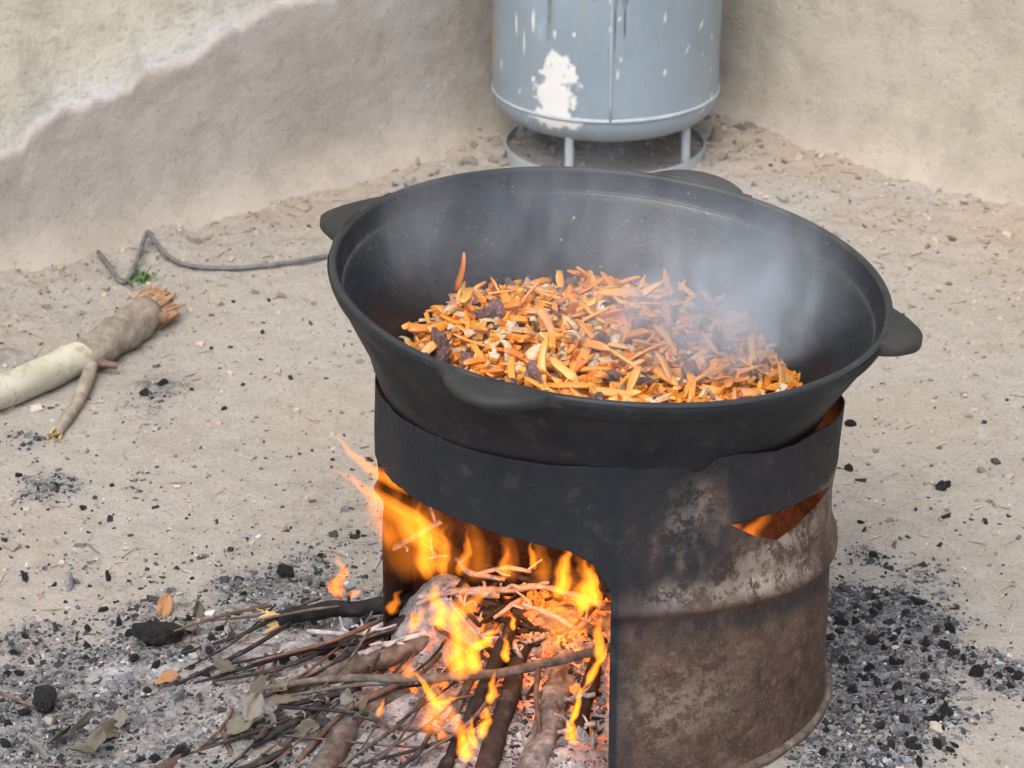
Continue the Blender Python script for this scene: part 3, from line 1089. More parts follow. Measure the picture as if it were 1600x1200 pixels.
    for k in range(4):
        nu, nv = 7, 4
        u = np.linspace(-1, 1, nu); w = np.linspace(-1, 1, nv)
        U, W = np.meshgrid(u, w, indexing='ij')
        P = np.stack([.5 * U, .22 * W * (1 - .6 * U ** 2), -.22 * U ** 2 - .12 * W ** 2 + .05 * np.sin(U * 3 + k)], -1).reshape(-1, 3)
        Q = P + np.array([0, 0, -.05])
        F = grid_faces(nu, nv); N = nu * nv
        Fl = F.tolist() + [[i + N for i in q[::-1]] for q in F.tolist()]
        for i in range(nu - 1):
            Fl += [[(i + 1) * nv, i * nv, i * nv + N, (i + 1) * nv + N], [i * nv + nv - 1, (i + 1) * nv + nv - 1, (i + 1) * nv + nv - 1 + N, i * nv + nv - 1 + N]]
        om.append(mesh_data('onion_piece', np.concatenate([P, Q]), Fl))
    mo = mat_simple('golden_onion', [(0.3, (0.56, 0.37, 0.19)), (0.55, (0.70, 0.54, 0.34)), (0.75, (0.80, 0.70, 0.55))], 4, .35, .5, .2, .3)
    ospots = [(620, 525), (640, 530), (655, 545), (608, 520), (712, 505), (705, 480), (720, 455), (815, 565), (800, 548), (770, 500), (830, 555), (725, 590), (985, 565), (1000, 550), (1090, 475), (1065, 485), (905, 520), (940, 500), (1100, 530)]
    for k, (px, py) in enumerate(ospots):
        pt = G(px, py, .46)
        for _ in range(4):
            pt = G(px, py, float(food_h(np.array([pt.x]), np.array([pt.y]))[0]) + .010)
        place('onion_piece', om[k % 4], mo, pt, tuple(rs.uniform(-.8, .8, 2)) + (rs.uniform(0, 6),), rs.uniform(.024, .040), 'golden fried onion sliver in the cauldron between carrot strips', 'onion', 'onion slivers in the cauldron')
    for k in range(46):
        x, y, z = spot(.25, .006, .02)
        place('onion_piece', om[k % 4], mo, (x, y, z), tuple(rs.uniform(-.9, .9, 2)) + (rs.uniform(0, 6),), rs.uniform(.022, .038), 'golden fried onion sliver in the cauldron between carrot strips', 'onion', 'onion slivers in the cauldron')


build_food()
# ================================================================== LOG, ROD, WEED
M_BARK = mat_simple('brown_bark', [(0.3, (0.28, 0.225, 0.175)), (0.5, (0.42, 0.355, 0.28)), (0.7, (0.54, 0.475, 0.39))], 45, .9, .15, .25, 1.0, (1, 1, 1), .006)
M_CHAR = mat_simple('charred_wood', [(0.3, (0.016, 0.015, 0.015)), (0.55, (0.036, 0.033, 0.032)), (0.75, (0.10, 0.094, 0.09))], 50, .85, .25, .3, .7, (1, 1, 1), .003)
M_GREYWOOD = mat_simple('grey_brown_wood', [(0.3, (0.055, 0.047, 0.040)), (0.5, (0.115, 0.098, 0.083)), (0.7, (0.20, 0.175, 0.15))], 60, .9, .15, .25, .6, (1, 1, 1), .003)
M_REDWOOD = mat_simple('reddish_twig', [(0.3, (0.08, 0.048, 0.036)), (0.55, (0.15, 0.096, 0.072)), (0.75, (0.25, 0.18, 0.14))], 50, .8, .25, .25, .5)
M_ASHTWIG = mat_simple('ash_crusted_wood', [(0.3, (0.20, 0.175, 0.175)), (0.5, (0.42, 0.39, 0.395)), (0.7, (0.62, 0.60, 0.61))], 70, .95, .1, .2, .8, (1, 1, 1), .004)
M_SPLINT = mat_simple('torn_wood', [(0.3, (0.22, 0.115, 0.065)), (0.48, (0.44, 0.26, 0.15)), (0.7, (0.60, 0.42, 0.28))], 40, .85, .2, .1, .7, (1, 1, 1), .003)
M_ASHLOG = mat_simple('ash_dusted_log', [(0.3, (0.06, 0.056, 0.054)), (0.5, (0.17, 0.16, 0.155)), (0.68, (0.38, 0.37, 0.365))], 45, .95, .1, .1, .9, (1, 1, 1), .006)
M_PALEWOOD = mat_simple('fresh_split_wood', [(0.3, (0.52, 0.34, 0.13)), (0.6, (0.70, 0.52, 0.26)), (0.8, (0.78, 0.66, 0.42))], 60, .8, .2, .1, .4)


def wood(name, pts, rad, mat, seed=0, rough=.28, sides=9, parent=None, sub=6, wob=.25):
    """a piece of wood along world points; the object's origin sits at its middle"""
    path = catmull(pts, sub)
    n = len(path)
    r = np.interp(np.linspace(0, 1, n), np.linspace(0, 1, len(rad)), rad) if hasattr(rad, '__len__') else np.full(n, rad)
    w = np.stack([fbm(np.arange(n) * .35 + seed * 5, np.full(n, c * 3.), 0, 60 + seed, 3) for c in (1, 2, 3)], -1)
    path = path + w * r[:, None] * wob
    c = path.mean(0)
    v, f = tube_geo(path - c, r, sides, rough, seed)
    me = mesh_data(name, v, f)
    o = obj(name, me, mat)
    if parent is not None:
        o.parent = parent
        o.location = Vector(c) - parent.location
    else:
        o.location = c
    return o


def splinters(name, base, direction, rad, length, n, mat, parent, seed=0, spread=.35, thick=.12):
    """torn fibres at a broken end"""
    rs = np.random.default_rng(seed)
    d = np.array(Vector(direction).normalized())
    a = np.cross(d, (0, 0, 1)); a /= np.linalg.norm(a); b = np.cross(d, a)
    parts = []
    base = np.array(base)
    for k in range(n):
        ang = rs.uniform(0, 6.28); rr = rad * math.sqrt(rs.random()) * .9
        o = a * math.cos(ang) * rr + b * math.sin(ang) * rr
        L = length * rs.uniform(.45, 1.1)
        dirn = d + spread * (o / rad) + rs.normal(0, .10, 3)
        t = rad * thick * rs.uniform(.5, 1.4)
        p0 = base + o - d * rad * .5
        pts = [p0, p0 + dirn * (L * .6 + rad * .5), p0 + dirn * (L + rad * .5) + rs.normal(0, .12, 3) * L]
        parts.append(tube_geo(catmull(pts, 2), [t, t * .95, t * .8, t * .6, t * .15], 5, .3, k))
    V, F = join_geo(parts)
    V = V - np.array(parent.location)
    return obj(name, mesh_data(name, V, F, False), mat, parent)


def build_log():
    # peeled log lying on the clay, its torn end pointing at the yard corner
    r = .028
    pA, pB, pC, pD = (GZ(-230, 722), GZ(60, 612), GZ(150, 570), GZ(232, 512))
    P = [Vector((p.x, p.y, gh(p.x, p.y) + r * .92)) for p in (pA, pB, pC, pD)]
    root = empty('fallen_log', (P[1].x, P[1].y, gh(P[1].x, P[1].y)))
    tag(root, 'peeled pale log with a torn orange splintered end and a side branch on the clay', 'log')
    t = NT('peeled_wood', .55, .3)
    n1 = t.noise(9, 4); n2 = t.noise(60, 4, .6)
    c = t.ramp(n1, [(.3, (.47, .44, .33)), (.55, (.60, .58, .46)), (.75, (.66, .63, .53))])
    c = t.mix(t.ramp(n2, [(.34, .7), (.46, 0.)]), c, (.34, .28, .18))
    c = t.mix(t.ramp(t.noise(14, 4, .7, None, 1.5), [(.36, .5), (.52, 0.)]), c, (.45, .40, .29))
    t.color(c); t.bump(n2, .3, .002)
    wood('peeled_trunk', [P[0], P[1], P[2].lerp(P[1], .1)], [.029, .0275, .0265], t.m, 2, .12, 20, root, 10, .05)
    wood('bark_sleeve', [P[2].lerp(P[1], .25), P[2], P[2].lerp(P[3], .5), P[3]], [.0268, .0305, .031, .0295], M_BARK, 3, .10, 26, root, 7, .10)
    d = (P[3] - P[2])
    dn = d.normalized()
    wood('torn_core', [P[3] - dn * .012, P[3] + dn * .022, P[3] + dn * .05], [.0275, .029, .021], M_SPLINT, 7, .25, 22, root, 7, .2)
    splinters('torn_fibres', P[3] + dn * .012, d, .030, .036, 190, M_SPLINT, root, 4, .10, .15)
    q0 = P[2] + Vector((0.0, -.02, -.012)); q1 = GZ(120, 640, .008); q2 = GZ(88, 684, .008)
    wood('side_branch', [q0, q1, q2], [.012, .0098, .0088], M_BARK, 5, .15, 10, root, 7)
    splinters('broken_tip', q2, q2 - q1, .0085, .016, 14, M_PALEWOOD, root, 6, .2, .25)
    s0 = P[2] + Vector((-.01, -.03, -.010)); s1 = GZ(184, 586, .016)
    wood('branch_stub', [s0, s0.lerp(s1, .5) + Vector((0, 0, .003)), s1], [.009, .007, .006], M_REDWOOD, 8, .2, 8, root, 5)
    wood('bark_curl', [P[2] + Vector((-.10, -.01, .034)), P[2] + Vector((-.075, -.028, .026)), P[2] + Vector((-.09, -.040, .004))], .0012, M_BARK, 9, .2, 5, root, 5)


build_log()


def build_rod():
    t = NT('dull_steel', .5, .5)
    t.color(t.ramp(t.noise(60, 4), [(.3, (.10, .10, .105)), (.7, (.20, .20, .205))])); t.bump(t.noise(200, 3), .3, .001)
    pts = [GZ(154, 404, .012), GZ(172, 424, .008), GZ(188, 444, .005), GZ(198, 442, .005), GZ(212, 424, .012), GZ(229, 384, .020), GZ(236, 385, .020),
           GZ(262, 408, .010), GZ(300, 421, .006), GZ(370, 424, .006), GZ(440, 417, .006), GZ(510, 405, .006), GZ(620, 385, .006)]
    o = wood('steel_rod', pts, .0042, t.m, 3, .02, 8, None, 8, 0.02)
    tag(o, 'bent grey steel rod lying on the clay behind the log, kinked like a W', 'rod')


build_rod()

M_LEAFG = mat_simple('green_weed', [(.3, (.05, .11, .03)), (.7, (.12, .21, .06))], 60, .7, .3, .2, .2)


def leaf_geo(base, direction, up, L, W, curl=.3, nseg=5):
    d = np.array(direction); d = d / np.linalg.norm(d)
    s = np.cross(d, np.array(up)); s /= np.linalg.norm(s) + 1e-9
    u = np.cross(s, d)
    V, F = [], []
    for i in range(nseg + 1):
        t = i / nseg
        w = W * math.sin(math.pi * (0.08 + .90 * t)) ** .8 * .5
        c = np.array(base) + d * L * t + u * curl * L * (t * t)
        V += [c - s * w + u * w * .35, c, c + s * w + u * w * .35]
    for i in range(nseg):
        for j in (0, 1):
            a = i * 3 + j
            F.append((a, a + 1, a + 4, a + 3))
    return V, F


def build_weed():
    rs = np.random.default_rng(8)
    b = GZ(219, 436)
    parts = []
    for k in range(46):
        a = rs.uniform(0, 6.28); el = rs.uniform(.2, 1.2)
        d = (math.cos(a) * math.cos(el), math.sin(a) * math.cos(el), math.sin(el))
        o = (rs.normal(0, .010), rs.normal(0, .014), rs.uniform(0, .004))
        parts.append(leaf_geo(o, d, (0, 0, 1), rs.uniform(.010, .024), rs.uniform(.003, .006), -.3, 4))
    V, F = join_geo(parts)
    o = obj('weed', mesh_data('weed', V, F, False), M_LEAFG)
    o.location = b
    tag(o, 'small tuft of green weed growing at the bend of the steel rod', 'weed')


build_weed()


# ================================================================== FIRE BED
def heap_h(x, y):
    """ash and ember heap inside the drum spilling out through the opening"""
    x = np.asarray(x, float); y = np.asarray(y, float)
    h = 0.085 * np.exp(-(((x + .03) / .20) ** 2 + ((y - .02) / .16) ** 2))
    h = np.maximum(h, 0.115 * np.exp(-(((x + .20) / .075) ** 2 + ((y - .07) / .085) ** 2)))
    h = np.maximum(h, 0.045 * np.exp(-(((x + .22) / .22) ** 2 + ((y + .14) / .16) ** 2)))
    h = np.maximum(h, 0.040 * np.exp(-(((x + .04) / .09) ** 2 + ((y + .24) / .12) ** 2)))
    for px, py, rr, hh in ((330, 1085, .10, .026), (440, 1050, .12, .032), (270, 1110, .06, .022), (400, 1130, .10, .026), (190, 1080, .045, .020), (560, 1000, .10, .036), (900, 1185, .07, .034), (300, 1175, .09, .022)):
        c = G(px, py)
        h = np.maximum(h, hh * np.exp(-((x - c.x) ** 2 + (y - c.y) ** 2) / rr ** 2))
    h = h + 0.010 * fbm(x * 22, y * 22, 0, 131, 4) + .006 * np.abs(fbm(x * 60, y * 60, 0, 132, 3)) - .010
    return h


_HX = np.arange(-.80, .31, .005); _HY = np.arange(-.55, .31, .005)
_HH = heap_h(*np.meshgrid(_HX, _HY, indexing='ij'))


def surf(x, y):
    i, j = int(round((x + .80) / .005)), int(round((y + .55) / .005))
    h = _HH[i, j] if 0 <= i < len(_HX) and 0 <= j < len(_HY) else -1.0
    return max(gh(x, y), float(h))


def SZ(px, py, lift=0.0):
    p = G(px, py)
    for _ in range(5):
        p = G(px, py, surf(p.x, p.y))
    p.z += lift
    return p


def build_heap():
    xs = np.arange(-.75, .285, .0045); ys = np.arange(-.50, .275, .0045)
    X, Y = np.meshgrid(xs, ys, indexing='ij')
    H = heap_h(X, Y)
    inside = np.hypot(X, Y)
    H = np.where((inside > DR - .006) & ~((Y < 0.02) & (X < .0)), -.03, H)
    gh0 = ground_h(X.ravel(), Y.ravel()).reshape(X.shape)
    keepv = (H > gh0 - .012).ravel()
    F = grid_faces(len(xs), len(ys)); F = F[keepv[F].all(1)]
    n1 = fbm(X * 16, Y * 16, 0, 141, 4); n2 = fbm(X * 55, Y * 55, 0, 142, 3)
    hot = np.clip(np.exp(-(((X + .02) / .16) ** 2 + ((Y + .02) / .13) ** 2)) * 1.0 + .35 * n1, 0, 1)
    dark = sstep(.0, .4, n1 + .5 * n2 + .1)
    cols = np.stack([hot, dark, np.clip(.5 + .5 * n2, 0, 1)], -1).reshape(-1, 3)
    me = mesh_data('ash_heap', np.stack([X.ravel(), Y.ravel(), H.ravel()], -1), F, True, cols)
    bm = bmesh.new(); bm.from_mesh(me); bmesh.ops.delete(bm, geom=[q for q in bm.verts if not q.link_faces], context='VERTS'); bm.to_mesh(me); bm.free()
    t = NT('ash_and_embers', .95, .1)
    s = t.sep(t.attr().outputs['Color'])
    a = t.noise(70, 6, .7); b = t.noise(170, 5, .7)
    c = t.ramp(a, [(.3, (.13, .13, .135)), (.46, (.38, .375, .38)), (.62, (.62, .61, .615))])
    c = t.mix(t.math('MULTIPLY', s[1], .35), c, (.12, .12, .125))
    c = t.mix(t.ramp(b, [(.3, .8), (.42, 0)]), c, (.04, .038, .038))
    t.color(c)
    t.bump(t.math('ADD', a, b), .9, .006)
    e = t.math('MULTIPLY', s[0], t.ramp(t.noise(38, 5, .7), [(.50, 0.0), (.62, 1.0)]))
    t.set(t.b.inputs['Emission Color'], (1.0, .16, .02))
    t.l(t.math('MULTIPLY', e, 1.6), t.b.inputs['Emission Strength'])
    t.m.cycles.emission_sampling = 'NONE'
    tag(obj('ash', me, t.m), 'grey-white ash and embers heaped in the drum opening', 'ash', kind='stuff')


build_heap()

# ---- charcoal crumbs, ash flakes, clay crumbs and straw: too small to pick apart
def scatter(n, x0, x1, y0, y1, dens, power=1.0):
    out = []
    while sum(len(o) for o in out) < n:
        x = RNG.uniform(x0, x1, n * 2); y = RNG.uniform(y0, y1, n * 2)
        k = RNG.random(n * 2) < dens(x, y) ** power
        k &= ~((np.hypot(x, y) < DR + .012) & ~((x < 0) & (y < 0)))
        k &= wall_dist(x, y) > .01
        out.append(np.stack([x[k], y[k]], -1))
    return np.concatenate(out)[:n]


def surf_arr(x, y):
    h = ground_h(x, y)
    return np.where((y < .25) & (x < .28) & (x > -.75), np.maximum(h, heap_h(x, y)), h)


def build_crumbs():
    # charcoal
    P = scatter(24000, -.95, .95, -.50, .9, lambda x, y: soot_f(x, y) * np.where(x > .25, 1.0, .5) * (1 - .8 * np.clip(1.6 * blobs(x, y, ASH_B) - .3, 0, 1)), 1.0)
    n = len(P)
    s = RNG.lognormal(-6.1, .55, n).clip(.0010, .011)
    size = np.stack([s * RNG.uniform(.7, 1.8, n), s * RNG.uniform(.6, 1.1, n), s * RNG.uniform(.35, .9, n)], -1)
    g = RNG.choice([.028, .06, .11, .17, .26, .42], n, p=[.18, .20, .23, .20, .15, .04])
    a = ash_f(P[:, 0], P[:, 1])
    g = np.where(RNG.random(n) < a * .9, RNG.uniform(.16, .50, n), g)
    col = g[:, None] * np.array([.97, 1.0, 1.05])[None] * RNG.uniform(.85, 1.15, (n, 1))
    z = surf_arr(P[:, 0], P[:, 1]) - size[:, 2] * .05
    V, F, C = chips(np.concatenate([P, z[:, None]], 1), size, col)
    tag(obj('charcoal_crumbs', mesh_data('charcoal_crumbs', V, F, False, C), mat_col('charcoal', .8, .35, 300, .3, .3)),
        'black and grey charcoal crumbs strewn over the clay round the stove', 'charcoal', kind='stuff')
    # stray flecks on the clay
    P = scatter(1500, -1.1, 1.15, -.5, 2.2, lambda x, y: .05 + .5 * np.exp(-((x + .6) ** 2 + (y - .2) ** 2) / .35) + .5 * np.exp(-((x - .5) ** 2 + (y - .15) ** 2) / .2), 1.0)
    n = len(P)
    s = RNG.lognormal(-5.9, .45, n).clip(.001, .010)
    size = np.stack([s * RNG.uniform(.8, 2.2, n), s, s * .6], -1)
    g = RNG.choice([.03, .06, .12, .6], n, p=[.45, .3, .17, .08])
    z = ground_h(P[:, 0], P[:, 1]) + size[:, 2] * .2
    V, F, C = chips(np.concatenate([P, z[:, None]], 1), size, np.repeat(g[:, None], 3, 1))
    tag(obj('charcoal_flecks', mesh_data('charcoal_flecks', V, F, False, C), mat_col('charcoal_fleck', .85, .3, 300, .3, .3)),
        'tiny charcoal and ash flecks scattered across the bare clay', 'charcoal', kind='stuff')
    # clay crumbs
    def near_wall(x, y):
        return .40 + .45 * np.exp(-(wall_dist(x, y) / .35) ** 2)
    P = scatter(10000, -1.15, 1.25, -.5, 2.6, near_wall)
    n = len(P)
    s = RNG.lognormal(-5.95, .50, n).clip(.001, .016)
    s = s * (1 + .4 * np.exp(-(wall_dist(P[:, 0], P[:, 1]) / .3) ** 2))
    size = np.stack([s * RNG.uniform(.8, 1.6, n), s, s * RNG.uniform(.5, .8, n)], -1)
    col = np.array([.42, .36, .29])[None] * RNG.uniform(.55, 1.3, (n, 1)) * np.array([1, 1, 1])[None]
    z = ground_h(P[:, 0], P[:, 1]) + size[:, 2] * .15
    V, F, C = chips(np.concatenate([P, z[:, None]], 1), size, col)
    tag(obj('clay_crumbs', mesh_data('clay_crumbs', V, F, False, C), mat_col('clay_crumb', .95, .1, 300, .2, .3)),
        'beige clay crumbs and grit lying on the ground', 'grit', kind='stuff')
    # straw
    P = scatter(520, -1.1, 1.2, -.5, 2.6, lambda x, y: .25 + .75 * np.exp(-(wall_dist(x, y) / .3) ** 2))
    n = len(P)
    size = np.stack([RNG.uniform(.008, .035, n), RNG.uniform(.0010, .0022, n), RNG.uniform(.0008, .0015, n)], -1)
    col = np.array([.50, .40, .26])[None] * RNG.uniform(.5, 1.25, (n, 1))
    z = surf_arr(P[:, 0], P[:, 1]) + .002
    V, F, C = chips(np.concatenate([P, z[:, None]], 1), size, col, .2, .12)
    tag(obj('straw', mesh_data('straw', V, F, False, C), mat_col('dry_straw', .8, .2, 100, .2, .2)),
        'short bits of dry straw lying about the yard floor', 'straw', kind='stuff')


build_crumbs()


# ---- charcoal lumps one can pick apart
def build_lumps():
    m = mat_simple('charcoal_lump', [(.3, (.014, .014, .015)), (.55, (.035, .036, .038)), (.8, (.11, .11, .115))], 7, .7, .4, .4, .8, (1, 1, 1), .06)
    ml = [lump_mesh('charcoal_lump', 20 + k, 2, .55, .7) for k in range(7)]
    for me in ml:
        me.polygons.foreach_set('use_smooth', [False] * len(me.polygons))
    rs = np.random.default_rng(15)
    o = GZ(248, 1003)
    place('charcoal_lump', ml[0], m, (o.x, o.y, surf(o.x, o.y) + .014), (0, .1, .3), (.062, .045, .042), 'largest black charcoal lump, beside the white ash in front of the brushwood', 'charcoal', None)
    o = GZ(72, 1105)
    place('charcoal_lump', ml[1], m, (o.x, o.y, surf(o.x, o.y) + .012), (.3, .2, .3), (.030, .034, .046), 'upright black charcoal stub with a dry twig running to it', 'charcoal', None)
    o = GZ(446, 899)
    place('charcoal_lump', ml[2], m, (o.x, o.y, surf(o.x, o.y) + .006), (.3, .4, .3), (.030, .024, .022), 'lone black charcoal piece on the clay left of the stove, above the brushwood', 'charcoal', None)
    left = [(170, 905), (90, 760), (60, 765), (130, 795), (30, 745), (100, 770), (210, 1030), (160, 955), (300, 905), (500, 870), (560, 835), (290, 985), (330, 1000), (230, 1080), (120, 1000), (40, 905), (380, 930), (470, 960), (350, 640), (380, 602), (300, 610), (255, 600), (225, 615), (330, 545), (410, 520), (420, 470)]
    for k in range(44):
        left.append((rs.uniform(0, 520), rs.uniform(930, 1195)))
    for k, (px, py) in enumerate(left):
        p = GZ(px, py); s = rs.lognormal(-4.55, .38)
        place('charcoal_lump', ml[k % 7], m, (p.x, p.y, surf(p.x, p.y) + s * .08), tuple(rs.uniform(0, 6, 3)), (s * rs.uniform(1, 1.7), s, s * .8),
              'small black charcoal lump on the open side of the stove', 'charcoal', 'charcoal lumps on the open side of the stove')
    right = [(1490, 1022), (1475, 1012), (1505, 1030), (1525, 1055), (1560, 1058), (1590, 1060), (1580, 1050), (1545, 1070), (1365, 935), (1385, 930), (1435, 945), (1345, 818), (1350, 830), (1365, 870), (1325, 735), (1470, 765), (1480, 760), (1330, 665), (1395, 1000), (1450, 1010)]
    for k in range(85):
        px, py = rs.uniform(1285, 1500), rs.uniform(930, 1195)
        if soot_f(np.array([G(px, py).x]), np.array([G(px, py).y]))[0] > .25 and math.hypot(G(px, py).x, G(px, py).y) > DR + .02:
            right.append((px, py))
    for k, (px, py) in enumerate(right):
        p = GZ(px, py); s = rs.uniform(.007, .016) * (1.5 if k < 4 else 1)
        if math.hypot(p.x, p.y) < DR + .012:
            continue
        place('charcoal_lump', ml[k % 7], m, (p.x, p.y, surf(p.x, p.y) + s * .2), tuple(rs.uniform(0, 6, 3)), (s * rs.uniform(1, 1.7), s, s * .8),
              'small black charcoal lump in the dark ash spill by the closed side of the drum', 'charcoal', 'charcoal lumps by the closed side of the drum')
    # white ash clots
    mw = mat_simple('white_ash', [(.3, (.36, .37, .39)), (.6, (.62, .63, .66)), (.8, (.74, .74, .75))], 6, .95, .1, .15, .8, (1, 1, 1), .06)
    wl = [(180, 1078), (190, 1070), (205, 1062), (265, 1100), (275, 1095), (110, 918), (118, 912), (325, 1020), (520, 955), (540, 1000), (15, 1148), (880, 1195), (910, 1185), (925, 1190), (895, 1165), (860, 1180)]
    wm = [lump_mesh('ash_clot', 40 + k, 2, .6, .55) for k in range(4)]
    for k, (px, py) in enumerate(wl):
        p = GZ(px, py); s = rs.uniform(.012, .026)
        place('ash_clot', wm[k % 4], mw, (p.x, p.y, surf(p.x, p.y) + s * .15), tuple(rs.uniform(0, 6, 3)), (s * 1.3, s, s * .6),
              'clot of white wood ash resting on the burnt ground', 'ash', 'white ash clots on the burnt ground')
    # pale clay clods in the rubble below the tank
    mcl = mat_simple('clay_clod', [(.3, (.36, .31, .255)), (.55, (.44, .39, .33)), (.8, (.54, .49, .43))], 5, .95, .1, .2, .7, (1, 1, 1), .05)
    cm = [lump_mesh('clay_clod', 60 + k, 2, .6, .7) for k in range(5)]
    for k in range(52):
        if k < 34:
            px, py = rs.uniform(690, 1180), rs.uniform(185, 262)
        else:
            px, py = (rs.uniform(560, 760), rs.uniform(225, 300)) if k % 2 else (rs.uniform(1150, 1580), rs.uniform(235, 420))
        p = GZ(px, py)
        if wall_dist(p.x, p.y) < .02:
            continue
        s = rs.uniform(.008, .026) * (1 if k < 34 else .6)
        place('clay_clod', cm[k % 5], mcl, (p.x, p.y, gh(p.x, p.y) + s * .15), tuple(rs.uniform(0, 6, 3)), (s * 1.4, s, s * .7),
              'crumbled clay clod in the rubble along the foot of the walls', 'clod', 'clay clods along the foot of the walls')


build_lumps()


# ---- dry leaves
def build_leaves():
    mats = [mat_simple('olive_dry_leaf', [(.3, (.11, .10, .075)), (.6, (.19, .17, .125)), (.8, (.27, .245, .19))], 40, .8, .2, .25, .3),
            mat_simple('orange_dry_leaf', [(.3, (.32, .16, .07)), (.6, (.46, .25, .12)), (.8, (.52, .33, .18))], 40, .75, .2, .15, .3),
            mat_simple('grey_dry_leaf', [(.3, (.13, .12, .105)), (.6, (.22, .205, .18)), (.8, (.30, .28, .25))], 40, .85, .2, .25, .3)]
    rs = np.random.default_rng(21)
    geo = []
    for k in range(6):
        nu, nv = 12, 9
        u = np.linspace(0, 1, nu); w = np.linspace(-1, 1, nv)
        U, W = np.meshgrid(u, w, indexing='ij')
        half = .34 * np.sin(np.pi * (.05 + .93 * U)) ** .7 * (1 + .30 * fbm(U * 7 + k * 3, np.sign(W) * 2, 0, 71 + k, 3))
        fold = rs.uniform(.15, .6)
        X = U - .5; Y = W * half * (1 - .25 * fold)
        Zz = fold * np.abs(Y) * .9 + rs.uniform(-.35, .45) * (U - .5) ** 2 + .16 * fbm(U * 3 + k, W * 2, 0, 72 + k, 3)
        V = np.stack([X, Y, Zz], -1).reshape(-1, 3)
        V2 = V - np.array([0, 0, .012]); N = len(V)
        F = grid_faces(nu, nv).tolist()
        F2 = F + [[i + N for i in q[::-1]] for q in F]
        for i in range(nu - 1):
            F2 += [[(i + 1) * nv, i * nv, i * nv + N, (i + 1) * nv + N], [i * nv + nv - 1, (i + 1) * nv + nv - 1, (i + 1) * nv + nv - 1 + N, i * nv + nv - 1 + N]]
        geo.append([mesh_data('dry_leaf', np.concatenate([V, V2]), F2) for _ in range(3)])
    o = GZ(258, 958)
    place('dry_leaf', geo[0][1], mats[1], (o.x, o.y, surf(o.x, o.y) + .010), (.5, -.7, 1.2), (.036,) * 3, 'orange-brown dry leaf tilted up on the charcoal', 'leaf', None)
    o = GZ(262, 1072)
    place('dry_leaf', geo[1][1], mats[1], (o.x, o.y, surf(o.x, o.y) + .010), (.3, -.2, .2), (.034,) * 3, 'small orange curled leaf beside a white ash clot', 'leaf', None)
    spots = [(395, 1130, .060), (420, 1140, .055), (450, 1110, .05), (375, 1145, .06), (410, 1165, .05), (460, 1135, .05), (300, 990, .045), (310, 960, .04), (560, 1150, .07), (580, 1165, .06), (545, 1130, .05),
             (130, 1155, .06), (95, 1165, .06), (170, 1150, .065), (150, 1180, .06), (60, 1185, .05), (130, 1195, .05), (440, 1085, .05), (350, 1060, .04), (480, 1160, .05), (190, 1135, .045), (15, 1020, .04), (110, 1115, .035), (405, 1095, .05), (500, 1120, .05)]
    for k, (px, py, L) in enumerate(spots):
        p = GZ(px, py)
        j = 2 if k % 5 == 0 else 0
        place('dry_leaf', geo[k % 6][j], mats[j], (p.x, p.y, surf(p.x, p.y) + rs.uniform(.006, .022)), (rs.uniform(-.9, .9), rs.uniform(-.6, .6), rs.uniform(0, 6.28)), (L * .72, L * .72, L * .72),
              'curled olive-grey dry leaf among the brushwood and ash', 'leaf', 'dry leaves among the brushwood')


build_leaves()


# ---- brushwood being fed into the fire
def S(px, py, z):
    return G(px, py, z)


